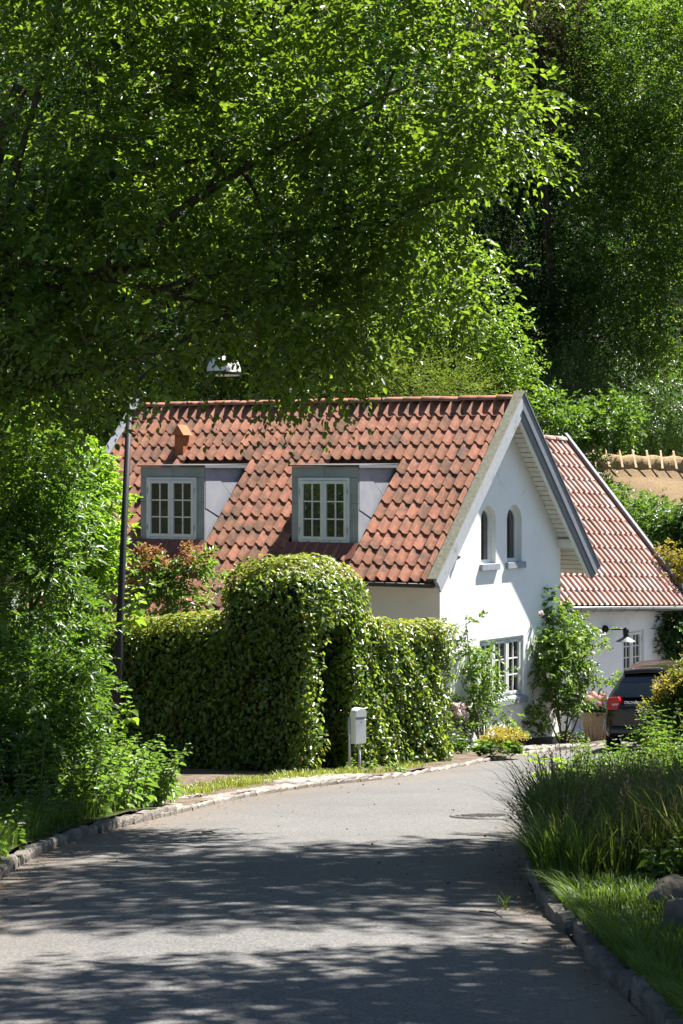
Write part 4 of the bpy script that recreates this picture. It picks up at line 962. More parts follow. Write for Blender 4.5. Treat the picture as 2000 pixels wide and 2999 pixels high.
# ================================================================== MAILBOX
p1, p2 = gp(1037, 2267, 0.02), gp(1074, 2266, 0.02)
mbx = empty('mailbox', tuple((p1 + p2) / 2), 'white round-topped mailbox on two thin steel posts before the hedge', 'mailbox')
fd = Vector((0.60, -0.80, 0)).normalized(); fs_ = Vector((-fd.y, fd.x, 0))       # front faces the road
HB = 1.0; k_ = 31.0 / F_PX
p1 = Vector((p1.x, p1.y, g(p1.y))); p2 = Vector((p2.x, p2.y, g(p2.y)))
cx = at(1058, 2100, p2.y); cx.z = g(cx.y)
b0 = 0.43; bw, bdp, bh = 0.152, 0.12, 0.50
base = Vector((cx.x + 0.0, cx.y + 0.02, cx.z + b0)) - fd * 0.02
def arcp(w2, h, k=14, ins=0.0): return [(-w2 + ins, ins), (w2 - ins, ins)] + [((w2 - ins) * math.cos(math.pi * i / k), h - w2 + (w2 - ins) * math.sin(math.pi * i / k)) for i in range(k + 1)]
w2 = 0.098
mb = MB(); mb.prism([base + fs_ * u + Z * z for u, z in arcp(w2, bh)], -fd * bdp, False); mb.build('box', M_MAIL, mbx, 0.006)
mb = MB(); mb.prism([base + fd * 0.012 + fs_ * u + Z * z for u, z in [(-w2 + .008, 0.01), (w2 - .008, 0.01), (w2 - .008, 0.335), (-w2 + .008, 0.335)]], -fd * 0.011); mb.build('door', M_MAIL, mbx, 0.003)
mb = MB(); mb.prism([base + fd * 0.022 + fs_ * u + Z * z for u, z in [(-w2 + .006, 0.375), (w2 - .006, 0.375)] + [((w2 - .006) * math.cos(math.pi * i / 12), bh - w2 + (w2 - .006) * math.sin(math.pi * i / 12)) for i in range(13)]], -fd * 0.021); mb.build('hood', M_MAIL, mbx, 0.003)
mb = MB(); mb.box(base + fd * 0.004 - fs_ * (w2 - .012) + Z * 0.343, fs_ * (2 * w2 - .024), Z * 0.027, fd * 0.003); mb.build('letter_slot', M_MAILDARK, mbx)
mb = MB(); mb.lathe([(0, 0), (0.009, 0), (0.009, 0.008), (0, 0.008)], base + fd * 0.012 + Z * 0.30, 10, tuple(fd)); mb.build('lock', M_MAILDARK, mbx)
for (sx, back) in ((-1, 0.10), (1, 0.04)):
    q = base - fd * back + fs_ * sx * (w2 * (1.10 if sx < 0 else 0.25)); q.z = 0
    topz = base.z + (0.36 if sx < 0 else 0.0)
    mb = MB(); mb.tube([Vector((q.x, q.y, g(q.y) - 0.1)), Vector((q.x - 0.012, q.y, topz))], 0.019, 10); mb.build('post', M_STEEL, mbx)

# ================================================================== CAR (black hatchback seen from behind)
cp = gp(1795, 2207); cya = math.radians(-14)
CX, CYv = Vector((math.cos(cya), math.sin(cya), 0)), Vector((-math.sin(cya), math.cos(cya), 0))     # to the right of the car / forwards
CO = Vector((cp.x, cp.y, g(cp.y))) + CX * 0.78 - CYv * 0.42
UPC = Vector((0, 0, 1))
def K(x, y, z): return CO + CX * x + CYv * y + UPC * z + Z * (-0.05 * 0)
car = empty('car', tuple(CO), 'black hatchback parked beyond the bush with its red tail light showing', 'car')
M_PAINT = plain('black_car_paint', (0.004, 0.004, 0.005), 0.25, 0.4, 0.0, 0.45)
M_CARGLASS = plain('car_glass', (0.006, 0.009, 0.008), 0.03, 0.8, 0.0, 0.3)
M_TYRE = plain('tyre_rubber', (0.012, 0.012, 0.012), 0.85, 0.2)
M_RED = plain('tail_lamp_red', (0.50, 0.008, 0.008), 0.12, 0.6, 0.0, 0.6)
M_CHROME = plain('bright_trim', (0.6, 0.6, 0.62), 0.15, 0.5, 1.0)
def section(y, zb, zs, zr, wb, ws, wr, k=7):
    """half outline from sill to roof centre; zb bottom, zs shoulder height, zr roof"""
    pts = [(0.0, zb), (wb * 0.8, zb), (wb * 0.97, zb + 0.06), (wb, zb + 0.20), ((wb + ws) / 2 + 0.015, zb + (zs - zb) * 0.62), (ws, zs - 0.05), (ws - 0.03, zs)]
    for i in range(1, k + 1):
        t = i / k
        if t < 0.7: u = t / 0.7; pts.append((ws - 0.03 + (wr - ws + 0.03) * u + 0.02 * math.sin(math.pi * u), zs + (zr - 0.07 - zs) * u))
        else: u = (t - 0.7) / 0.3; pts.append((wr * math.cos(u * math.pi / 2) if u < 1 else 0.0, zr - 0.07 + 0.07 * math.sin(u * math.pi / 2)))
    return [(x, y, z) for x, z in pts]
secs = [(-0.02, 0.34, 0.80, 0.84, 0.78, 0.74, 0.60), (0.04, 0.27, 0.92, 0.98, 0.86, 0.83, 0.68), (0.22, 0.24, 0.98, 1.16, 0.89, 0.86, 0.64), (0.42, 0.22, 1.0, 1.33, 0.895, 0.87, 0.62), (0.62, 0.2, 1.0, 1.455, 0.90, 0.875, 0.60), (1.1, 0.2, 0.99, 1.50, 0.90, 0.875, 0.60), (1.9, 0.2, 0.97, 1.51, 0.90, 0.875, 0.60), (2.6, 0.2, 0.96, 1.45, 0.90, 0.87, 0.60), (3.2, 0.2, 0.95, 1.12, 0.895, 0.86, 0.62), (3.7, 0.22, 0.88, 0.98, 0.88, 0.84, 0.60), (4.15, 0.25, 0.76, 0.84, 0.82, 0.78, 0.5), (4.3, 0.3, 0.64, 0.7, 0.7, 0.66, 0.4)]
S_ = [section(*s) for s in secs]; mb = MB(); m = len(S_[0])
for sd_ in (1, -1):
    b = len(mb.v)
    for s in S_: mb.v += [tuple(K(x * sd_, y, z)) for x, y, z in s]
    for i in range(len(S_) - 1):
        for j in range(m - 1):
            q = (b + i * m + j, b + (i + 1) * m + j, b + (i + 1) * m + j + 1, b + i * m + j + 1)
            mb.f.append(q if sd_ < 0 else q[::-1]); mb.sm.append(True)
b = 0
mb.f.append(tuple(range(m)) + tuple(len(S_) * m + i for i in range(m - 1, -1, -1))); mb.sm.append(False)
body = mb.build('body', M_PAINT, car)
import bmesh as _bm
bmx = _bm.new(); bmx.from_mesh(body.data); _bm.ops.remove_doubles(bmx, verts=bmx.verts, dist=0.0005); _bm.ops.recalc_face_normals(bmx, faces=bmx.faces); bmx.to_mesh(body.data); bmx.free()
sbd = body.modifiers.new('sub', 'SUBSURF'); sbd.levels = 2; sbd.render_levels = 2
def patchq(pts, name, mat, push, parent=car, thick=0.006):
    m = MB(); m.prism([K(*p) for p in pts], -CYv * thick); return m.build(name, mat, parent, 0.002)
rgl = MB(); A = []
for (y, z, hw) in ((0.03, 1.02, 0.70), (0.14, 1.16, 0.655), (0.27, 1.30, 0.61), (0.37, 1.385, 0.58)):
    for i in range(11):
        u = -1 + 2 * i / 10; A.append(K(u * hw, y + 0.10 * u * u - 0.045, z - 0.03 * u * u))
rgl.add(A, [(j * 11 + i, j * 11 + i + 1, (j + 1) * 11 + i + 1, (j + 1) * 11 + i) for j in range(3) for i in range(10)], True); rgl.build('rear_window', M_CARGLASS, car)
spo = MB(); A = []
for (y, z) in ((0.30, 1.405), (0.27, 1.435), (0.62, 1.478), (0.66, 1.44)):
    for i in range(11):
        u = -1 + 2 * i / 10; A.append(K(u * 0.60, y + 0.10 * u * u, z - 0.055 * u * u))
spo.add(A, [(j * 11 + i, j * 11 + i + 1, (j + 1) * 11 + i + 1, (j + 1) * 11 + i) for j in range(3) for i in range(10)], True); spo.build('roof_spoiler', M_PAINT, car)
for sd_ in (-1, 1):
    m = MB(); P = []
    for (u, z) in ((0.86, 0.99), (0.67, 1.01), (0.64, 0.95), (0.70, 0.80), (0.87, 0.785)):
        P.append(K(sd_ * u * 0.96, (z - 0.9) * 0.35 - 0.05 + max(0, u - 0.60) * 0.42, z))
    m.prism(P, CYv * 0.12 - CX * sd_ * 0.06); tl = m.build('tail_light', M_RED, car, 0.012)
    m = MB(); m.prism([K(sd_ * u * 0.96, (z - 0.9) * 0.35 - 0.06 + max(0, u - 0.60) * 0.42, z) for u, z in ((0.78, 0.895), (0.66, 0.905), (0.665, 0.875), (0.775, 0.862))], CYv * 0.01); m.build('reversing_lens', plain('lens', (0.6, 0.5, 0.45), 0.2), tl)
    # wheels
    for wy in (0.72, 3.42):
        wc_ = K(sd_ * 0.80, wy, 0.315)
        m = MB(); m.lathe([(0.20, -0.10), (0.29, -0.105), (0.315, -0.08), (0.318, 0.06), (0.30, 0.10), (0.20, 0.10)], wc_, 28, tuple(CX)); wh = m.build('wheel', M_TYRE, car)
        m = MB(); m.lathe([(0, 0.09), (0.05, 0.09), (0.19, 0.06), (0.205, 0.09)], wc_, 20, tuple(CX * sd_)); m.build('rim', M_STEEL, wh)
m = MB(); m.box(K(-0.80, -0.09, 0.36), CX * 1.6, CYv * 0.1, Z * 0.16); bp_ = m.build('bumper', M_PAINT, car, 0.05)
m = MB(); m.box(K(-0.60, -0.10, 0.27), CX * 1.2, CYv * 0.1, Z * 0.10); m.build('lower_valance', M_TYRE, car, 0.02)
m = MB(); m.box(K(-0.34, -0.060, 0.715), CX * 0.68, CYv * 0.04, Z * 0.17); m.build('plate_recess', M_TYRE, car, 0.01)
np_ = MB(); np_.box(K(-0.26, -0.075, 0.74), CX * 0.52, CYv * 0.012, Z * 0.115); npl = np_.build('number_plate', plain('plate_white', (0.75, 0.75, 0.72), 0.4), car, 0.003)
m = MB(); m.box(K(-0.257, -0.079, 0.743), CX * 0.045, CYv * 0.003, Z * 0.109); m.build('blue_band', plain('plate_blue', (0.02, 0.08, 0.45), 0.4), npl)
def text(name, s, size, mat, o, dx, dz, parent, ext=0.002):
    c = bpy.data.curves.new(name, 'FONT'); c.body = s; c.size = size; c.extrude = ext
    t = bpy.data.objects.new(name, c); COL.objects.link(t); bpy.context.view_layer.update()
    me = bpy.data.meshes.new_from_object(t.evaluated_get(bpy.context.evaluated_depsgraph_get())); bpy.data.objects.remove(t)
    me.materials.clear(); me.materials.append(mat); ob = link_mesh(name, me, parent)
    dn = dx.cross(dz); ob.matrix_basis = Matrix.Translation(o - OFF[parent]) @ Matrix(((dx.x, dz.x, dn.x, 0), (dx.y, dz.y, dn.y, 0), (dx.z, dz.z, dn.z, 0), (0, 0, 0, 1))); return ob
text('lettering', 'DRONETEK', 0.062, plain('white_letter', (0.8, 0.8, 0.8), 0.5), K(-0.53, -0.062, 0.905), CX, Z, car)
text('country_code', 'DK', 0.03, MATS['plate_white'], K(-0.254, -0.081, 0.75), CX, Z, npl, 0.0006)
text('plate_character', 'C', 0.10, M_BLACK, K(-0.20, -0.078, 0.762), CX, Z, npl, 0.0006)
m = MB(); m.tube([K(-0.87, 0.05, 0.62), K(-0.905, 0.12, 0.45), K(-0.905, 0.16, 0.3)], 0.008, 6); m.build('side_trim', M_CHROME, car)

# ================================================================== WICKER BASKET + HYDRANGEA
bc = at(1746, 2160, 43.0); bz = g(43.0) + 0.035; bc = Vector((bc.x, bc.y, bz))
bk_ = empty('basket', tuple(bc), 'large grey-brown wicker basket planter by the door', 'basket')
mb = MB(); rows, seg = 30, 72; vs = []
for r in range(rows + 1):
    t = r / rows; rad = 0.20 + 0.085 * t ** 0.8
    for k in range(seg):
        q = 2 * math.pi * k / seg; w_ = 0.007 * math.sin(q * 18 + (math.pi if r % 2 else 0)); vs.append(bc + Vector(((rad + w_) * math.cos(q), (rad + w_) * math.sin(q), 0.02 + 0.52 * t)))
mb.add(vs, [(r * seg + k, r * seg + (k + 1) % seg, (r + 1) * seg + (k + 1) % seg, (r + 1) * seg + k) for r in range(rows) for k in range(seg)], False); mb.build('woven_side', M_WICKER, bk_)
for k in range(18):
    q = 2 * math.pi * (k + 0.25) / 18; mb = MB(); mb.tube([bc + Vector((math.cos(q) * (0.205 + 0.085 * t ** 0.8), math.sin(q) * (0.205 + 0.085 * t ** 0.8), 0.01 + 0.55 * t)) for t in (0, 0.5, 1)], 0.009, 6); mb.build('stake', M_WICKER, bk_)
mb = MB()
for ph in (0, 1): mb.tube([bc + Vector(((0.288 + 0.012 * math.sin(q * 14 + ph * math.pi)) * math.cos(q), (0.288 + 0.012 * math.sin(q * 14 + ph * math.pi)) * math.sin(q), 0.555 + 0.012 * math.cos(q * 14 + ph * math.pi))) for q in np.linspace(0, 2 * math.pi, 90)], 0.016, 6, False)
mb.build('rim', M_WICKER, bk_)
mb = MB(); mb.lathe([(0, 0.50), (0.27, 0.50)], bc, 20); mb.build('potting_soil', M_SOIL, bk_)
hy = empty('hydrangea', tuple(bc + Z * 0.5), 'pink mophead hydrangea growing in the wicker basket', 'plant')
mb = MB(); heads = [(-0.15, -0.08, 0.80, 0.085), (0.0, -0.12, 0.82, 0.09), (0.14, -0.06, 0.80, 0.085), (-0.06, 0.05, 0.86, 0.09), (0.10, 0.06, 0.87, 0.08), (-0.19, 0.04, 0.76, 0.07), (0.06, -0.20, 0.71, 0.075), (0.2, 0.05, 0.76, 0.07)]
for hx, hy_, hz_, hr in heads: limb(mb, bc + Vector((hx * 0.3, hy_ * 0.3, 0.48)), bc + Vector((hx, hy_, hz_)), 0.006, 0.005, 0, 0.05, 4, 5)
mb.build('stems', M_TWIG, hy, kind='stuff')
for hx, hy_, hz_, hr in heads:
    n = 170; d = unit(n); d[:, 2] = np.abs(d[:, 2]) * 1.1 - 0.25; d /= np.linalg.norm(d, axis=1, keepdims=True)
    C = np.array(bc) + np.array([hx, hy_, hz_]) + d * hr; tdir = np.cross(d, unit(n))
    leaves('flower_head', C - 0.012 * tdir, tdir, d, 0.032, 0.030, L_PINK, hy, fold=0.05)
n = 130; a = R.rand(n) * 6.28; rr_ = 0.08 + 0.2 * R.rand(n)
C = np.array(bc) + np.stack([np.cos(a) * rr_, np.sin(a) * rr_, 0.56 + 0.17 * R.rand(n)], 1); D = np.stack([np.cos(a), np.sin(a), R.normal(0.0, 0.4, n)], 1)
leaves('foliage', C, D, np.tile([0, 0, 1.0], (n, 1)) + R.normal(0, .3, (n, 3)), 0.13, 0.085, L_IVY, hy)

# ================================================================== HEDGES (clipped beech)
vh = np.array([0.52, 0.854, 0.0]); vh /= np.linalg.norm(vh); dh = np.array([-vh[1], vh[0], 0.0])
ph0 = gp(888, 2272); P0 = np.array([ph0.x, ph0.y, 0.0])
def loc2w(p, q, z): return P0 + np.outer(p, dh) + np.outer(q, vh) + np.outer(z, [0, 0, 1.0])
def rbox(X, c, h, r):
    d = np.abs(X - c) - h + r; return np.linalg.norm(np.maximum(d, 0), axis=1) + np.minimum(d.max(1), 0) - r
def hedge(name, label, sdf, lo, hi, dens, leaf, ztop_new, core_boxes, base):
    """leaves fill a thin skin of the clipped shape; X = (p along the left arm, q along the right arm, height above ground)"""
    o = empty(name, base, label, 'hedge')
    lo, hi = np.array(lo), np.array(hi); n = int(np.prod(hi - lo) * dens); X = lo + R.rand(n, 3) * (hi - lo)
    wob = 0.045 * (np.sin(X[:, 0] * 3.1 + X[:, 2] * 2.2) * np.sin(X[:, 1] * 3.7 + X[:, 2] * 1.3)) + 0.02 * np.sin(X[:, 0] * 9 + X[:, 1] * 11 + X[:, 2] * 8)
    d = sdf(X) - wob; keep = (d < 0.025) & (d > -0.17); X = X[keep]; d = d[keep]
    stray = R.rand(len(X)) < 0.02
    eps = 0.02; G = np.stack([sdf(X + np.eye(3)[i] * eps) - sdf(X - np.eye(3)[i] * eps) for i in range(3)], 1); G /= (np.linalg.norm(G, axis=1, keepdims=True) + 1e-9)
    Nw = np.outer(G[:, 0], dh) + np.outer(G[:, 1], vh) + np.outer(G[:, 2], [0, 0, 1.0])
    Pw = loc2w(X[:, 0], X[:, 1], X[:, 2]); Pw[:, 2] += g(Pw[:, 1])
    vis = (Nw * (np.array([0, 0, CAM_Z]) - Pw)).sum(1) > -2.0
    k2 = vis | (R.rand(len(X)) < 0.3); X, Nw, Pw, d, G = X[k2], Nw[k2], Pw[k2], d[k2], G[k2]
    m = len(X); T = R.normal(0, 1, (m, 3)); T -= Nw * (T * Nw).sum(1, keepdims=True)
    D = T * 0.8 + np.array([0, 0, -0.45]) + Nw * 0.5; U = Nw * 0.7 + np.array([0, 0, 0.8]) + R.normal(0, 0.42, (m, 3))
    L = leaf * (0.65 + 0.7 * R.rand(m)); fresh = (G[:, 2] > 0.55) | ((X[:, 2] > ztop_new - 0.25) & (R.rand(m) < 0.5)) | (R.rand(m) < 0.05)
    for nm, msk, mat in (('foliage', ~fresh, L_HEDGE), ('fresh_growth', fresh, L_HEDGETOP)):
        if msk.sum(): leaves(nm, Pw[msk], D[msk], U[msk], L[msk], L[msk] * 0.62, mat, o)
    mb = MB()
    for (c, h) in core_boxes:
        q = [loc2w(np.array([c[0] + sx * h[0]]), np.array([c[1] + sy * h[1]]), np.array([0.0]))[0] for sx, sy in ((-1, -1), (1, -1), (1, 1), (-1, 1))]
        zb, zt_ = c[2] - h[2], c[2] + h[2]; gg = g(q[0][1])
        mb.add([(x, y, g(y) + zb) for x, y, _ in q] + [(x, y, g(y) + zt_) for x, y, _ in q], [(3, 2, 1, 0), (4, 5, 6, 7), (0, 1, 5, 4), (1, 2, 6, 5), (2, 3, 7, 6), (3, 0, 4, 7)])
    mb.build('dark_core', M_FOREST, o)  # solid dark boxes added inside to block the view through the leaves
    st = MB()
    for i in range(int(6 + 3 * (hi - lo)[:2].max())):
        p, q = lo[0] + 0.2 + R.rand() * (hi[0] - lo[0] - .4), lo[1] + 0.2 + R.rand() * (hi[1] - lo[1] - .4); b = loc2w(np.array([p]), np.array([q]), np.array([0.0]))[0]
        if sdf(np.array([[p, q, 0.8]]))[0] < -0.05: limb(st, (b[0], b[1], g(b[1]) - 0.05), (b[0] + R.normal(0, .1), b[1] + R.normal(0, .1), g(b[1]) + 1.3), 0.022, 0.010, 0, 0.06, 4, 6)
    if st.v: st.build('stems', M_BARK, o, kind='stuff')
    return o
LA, HA, HR = 1.5, 3.02, 2.22
sd_left = lambda X: rbox(X, np.array([LA + 3.2, 0.45, 1.1]), np.array([3.35, 0.45, 1.13]), 0.16)
def sd_arch(X):
    a = rbox(X, np.array([0.75, 1.0, 1.40]), np.array([0.80, 1.06, 1.66]), 0.62)
    # straight below, domed above
    low = rbox(X, np.array([0.75, 1.0, 1.0]), np.array([0.76, 1.02, 1.25]), 0.12)
    s = np.minimum(a, low)
    op = rbox(X, np.array([0.7, 0.84, 0.9]), np.array([1.6, 0.40, 1.28]), 0.35)
    return np.maximum(s, -op)
sd_right = lambda X: rbox(X, np.array([0.45, 3.2, 1.08]), np.array([0.45, 1.25, 1.10]), 0.17)
hedge('hedge', 'clipped hedge in shade running left from the arch to the shrubs', sd_left, (LA - 0.2, -0.1, -0.05), (LA + 5.2, 1.0, 2.4), 6200, 0.072, 2.2, [((LA + 3.2, 0.45, 1.0), (3.2, 0.28, 1.0))], tuple(ph0 - Vector((-dh[0] * 0, 0, 0))))
hedge('hedge_arch', 'tall domed hedge arch over the dark garden entrance', sd_arch, (-0.15, -0.15, -0.05), (1.7, 2.2, 3.2), 6200, 0.072, 3.0, [((0.75, 0.22, 1.3), (0.55, 0.12, 1.3)), ((0.75, 1.62, 1.15), (0.55, 0.22, 1.15)), ((0.75, 0.95, 2.55), (0.5, 0.6, 0.18))], tuple(loc2w(np.array([0.7]), np.array([0.2]), np.array([0.0]))[0] + np.array([0, 0, g(31.2)])))
hedge('hedge', 'sunlit clipped hedge between the mailbox and the white gable', sd_right, (-0.15, 1.85, -0.05), (1.05, 4.6, 2.4), 6600, 0.072, 2.15, [((0.45, 3.2, 1.0), (0.28, 1.08, 1.0))], tuple(loc2w(np.array([0.45]), np.array([3.5]), np.array([0.0]))[0] + np.array([0, 0, g(34)])))

# ================================================================== TREES
# the big overhanging tree on the left
YB = 22.0
big = [pe(1180, 300, 400, 400, YB, 1.5), pe(760, 480, 460, 480, YB + 0.6, 1.9), pe(1250, 640, 250, 270, YB - 0.3, 1.0), pe(330, 380, 520, 560, YB + 0.8, 2.2), pe(60, 860, 380, 330, YB + 0.5, 1.7), pe(560, 890, 330, 170, YB, 1.3), pe(930, 880, 280, 280, YB, 1.2), pe(1020, -120, 520, 300, YB, 1.6), pe(250, -180, 640, 330, YB, 2.0), pe(1420, 330, 150, 200, YB - 0.3, 0.7), pe(1000, 1040, 80, 70, YB, 0.35), pe(760, 1050, 150, 45, YB, 0.5), pe(330, 1050, 230, 60, YB - 0.2, 0.7), pe(150, 1150, 130, 70, YB, .6), pe(1350, 830, 100, 90, YB, 0.4), pe(60, 1120, 280, 170, YB + 1.0, 1.2), pe(-60, 1300, 200, 160, YB + 1.0, 1.0), pe(300, -480, 420, 170, 23.6, 2.0)]  # last clump is out of view overhead, added to darken the left crown
tb = at(40, 1500, 23.0); tb = Vector((tb.x - 2.4, tb.y, g(23) + 0.1))
leafy_tree('broadleaf_tree', 'huge leafy tree reaching in from the upper left over the lamp and roof', 'tree', tuple(tb), big, 980, 8, 9, 0.086, L_BIG, 0.22, 0.42, 0.16, 0.55, 0.62, 0.35, limbs=9, shell=0.75, twigs=900, trunk_top=at(60, 250, 22.8), keepout=(655, 1060, 115, 80, 0.03))
# sunlit hornbeam and yew straight behind the ridge, bushes round the garden
def bt(name, label, ells, ncl, per, nl, leaf, mat, basepx=None, Y=50, **kw):
    c = np.mean([e[0] for e in ells], 0); x = c[0] if basepx is None else (basepx - 1000) / F_PX * Y
    kw.setdefault('limbs', 2); kw.setdefault('trunk_r', 0.12)
    kw.setdefault('trunk_top', Vector(c) + Vector((0, 1.2, 0)))
    return leafy_tree(name, label, kw.pop('cat', 'tree'), (x, Y + 1.6, hill(x, Y + 1.6)), ells, ncl, per, nl, leaf, mat, **kw)
bt('hornbeam_tree', 'bright green hornbeam with layered sprays behind the cottage ridge', [pe(1090, 830, 190, 130, 49, 1.3), pe(1330, 800, 130, 60, 48.5, 0.8), pe(1220, 950, 180, 60, 49, 1.0), pe(1420, 940, 150, 55, 48.5, 0.8), pe(1250, 1060, 200, 70, 49, 1.0), pe(1440, 1080, 130, 60, 48.5, .7), pe(1180, 650, 160, 100, 50, 1.0), pe(1330, 1150, 180, 60, 48.5, .7), pe(1500, 1010, 80, 40, 48.5, .5)], 720, 6, 8, 0.085, L_BEECH, Y=49, slen=0.35, sig=0.2, up=0.85, droop=0.12, shell=0.8)
bt('yew_tree', 'feathery yellow-green yew bush behind the middle of the ridge', [pe(1180, 1130, 200, 85, 46.5, 0.8), pe(1010, 1150, 110, 70, 46.5, 0.7), pe(1330, 1150, 90, 70, 46.5, 0.6), pe(1120, 1080, 90, 70, 46.5, .6)], 230, 6, 13, 0.055, L_YEW, Y=46.5, slen=0.55, sig=0.16, wr=0.3, up=0.4, droop=-0.15, spread=0.7, shell=0.9, limbs=2)
bt('lit_bush', 'sunlit pale green bush behind the left end of the ridge', [pe(430, 1150, 150, 70, 49, 0.9), pe(560, 1130, 160, 60, 50, 0.8), pe(760, 1080, 150, 90, 51, 0.9), pe(250, 1200, 120, 110, 48, .9)], 260, 6, 8, 0.09, L_BEECH, Y=49, slen=0.3, sig=0.22, cat='bush', limbs=2)
bt('dark_tree', 'tall dark tree standing between the lit crown and the ivy-clad tree', [pe(1560, 330, 190, 330, 60, 1.8), pe(1520, 700, 180, 300, 60, 1.6), pe(1620, 900, 150, 260, 59, 1.4), pe(1480, 0, 220, 260, 61, 1.8), pe(1400, 500, 150, 300, 62, 1.5), pe(1690, 560, 160, 300, 60, 1.5), pe(1500, 1000, 130, 200, 58, 1.2)], 1300, 6, 8, 0.10, L_DARK, Y=66, slen=0.45, sig=0.32, basepx=1500, trunk_r=0.14)
bt('copper_tree', 'dark copper-leaved tree top beside the big green crown', [pe(1500, 130, 130, 120, 57, 0.9), pe(1600, 60, 110, 110, 57, 0.8), pe(1660, 260, 90, 90, 57, .7)], 220, 6, 8, 0.085, L_COPPER, Y=57, basepx=1640, slen=0.35, sig=0.2, trunk_r=0.1)
bt('ivy_tree', 'tall yellow-green tree at the right edge with hanging ivy', [pe(1880, 220, 210, 260, 57, 1.7), pe(1930, 520, 170, 240, 57, 1.5), pe(1780, 400, 150, 220, 58, 1.3), pe(1850, 750, 190, 220, 57, 1.4), pe(1950, 900, 130, 190, 56.5, 1.2), pe(1760, 60, 180, 200, 58, 1.4), pe(2060, 300, 150, 400, 57, 1.6)], 1350, 6, 8, 0.095, L_MID, Y=66, slen=0.42, sig=0.27, basepx=1960, trunk_r=0.14)
bt('ivy_tree', 'dark ivy-wrapped tree trunk and boughs above the thatched house', [pe(1760, 950, 120, 220, 58, 1.0), pe(1830, 1130, 150, 130, 58, 1.0), pe(1700, 1000, 70, 190, 57.5, .7), pe(1910, 1160, 120, 110, 62, 1.0)], 420, 6, 8, 0.085, L_IVY, Y=66, slen=0.35, sig=0.22, basepx=1760)
bt('yew_tree', 'small dark green yew right of the gable peak', [pe(1680, 1110, 80, 90, 54, 0.7), pe(1650, 1180, 80, 70, 54, .6)], 150, 6, 12, 0.05, L_IVY, Y=54, slen=0.4, sig=0.12, wr=0.3, up=0.4, droop=-0.1, spread=0.7, limbs=1)
bt('lit_bush', 'sunlit bush just right of the gable peak above the wing ridge', [pe(1620, 1215, 70, 70, 51, 0.5), pe(1700, 1245, 80, 60, 52, .5), pe(1790, 1230, 70, 70, 52, .5)], 170, 6, 8, 0.085, L_SHRUB, Y=51.5, slen=0.25, sig=0.16, cat='bush', limbs=2)
bt('lit_bush', 'grey-green bush over the straw ridge of the thatched house', [pe(1860, 1240, 110, 70, 64, 0.9), pe(1960, 1230, 90, 90, 64, .9), pe(2030, 1200, 90, 120, 64, .9)], 260, 6, 8, 0.09, L_MID, Y=65, slen=0.3, sig=0.22, cat='bush', limbs=2)
bt('garden_shrub', 'bright green shrub filling the slope below the thatched roof', [pe(1830, 1530, 120, 90, 51, 0.8), pe(1900, 1530, 90, 50, 51.5, .6), pe(1715, 1375, 50, 50, 51.5, .4), pe(1765, 1460, 50, 50, 51, .4), pe(1930, 1580, 90, 90, 50.5, .7)], 330, 6, 8, 0.08, L_NETTLE, Y=51, slen=0.28, sig=0.16, cat='shrub', limbs=2)
bt('garden_shrub', 'dark green shrub at the right edge beside the wing roof', [pe(1990, 1590, 60, 70, 50, 0.6), pe(2030, 1540, 50, 60, 50, .5)], 170, 6, 8, 0.085, L_IVY, Y=50, slen=0.28, sig=0.16, cat='shrub', limbs=2)
bt('garden_shrub', 'golden-leaved shrub low at the right edge over the wing eave', [pe(1985, 1690, 50, 50, 47, 0.4), pe(1960, 1640, 35, 45, 47, .3), pe(2020, 1730, 60, 60, 47, .4)], 90, 6, 8, 0.07, L_GOLD, Y=47, slen=0.28, sig=0.12, cat='shrub', limbs=1)
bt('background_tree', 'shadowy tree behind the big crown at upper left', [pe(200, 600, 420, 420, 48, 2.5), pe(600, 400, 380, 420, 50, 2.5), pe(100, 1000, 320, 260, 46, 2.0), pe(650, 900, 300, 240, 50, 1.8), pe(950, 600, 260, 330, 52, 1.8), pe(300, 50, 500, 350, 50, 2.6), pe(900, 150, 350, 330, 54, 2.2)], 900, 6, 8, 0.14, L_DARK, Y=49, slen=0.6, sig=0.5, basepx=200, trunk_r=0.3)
# the far wood on the hillside reads as one mass
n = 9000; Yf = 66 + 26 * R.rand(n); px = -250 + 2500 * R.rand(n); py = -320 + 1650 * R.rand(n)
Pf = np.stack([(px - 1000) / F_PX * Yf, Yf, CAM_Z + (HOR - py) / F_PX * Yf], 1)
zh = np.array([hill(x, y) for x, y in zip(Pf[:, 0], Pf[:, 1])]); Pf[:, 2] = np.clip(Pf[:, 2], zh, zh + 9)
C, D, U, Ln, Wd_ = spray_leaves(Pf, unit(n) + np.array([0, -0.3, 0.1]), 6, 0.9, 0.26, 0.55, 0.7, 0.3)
tag(leaves('far_wood', C, D, U, Ln, Wd_, L_DARK), 'dense dark wood covering the hillside behind everything', 'wood', kind='stuff')
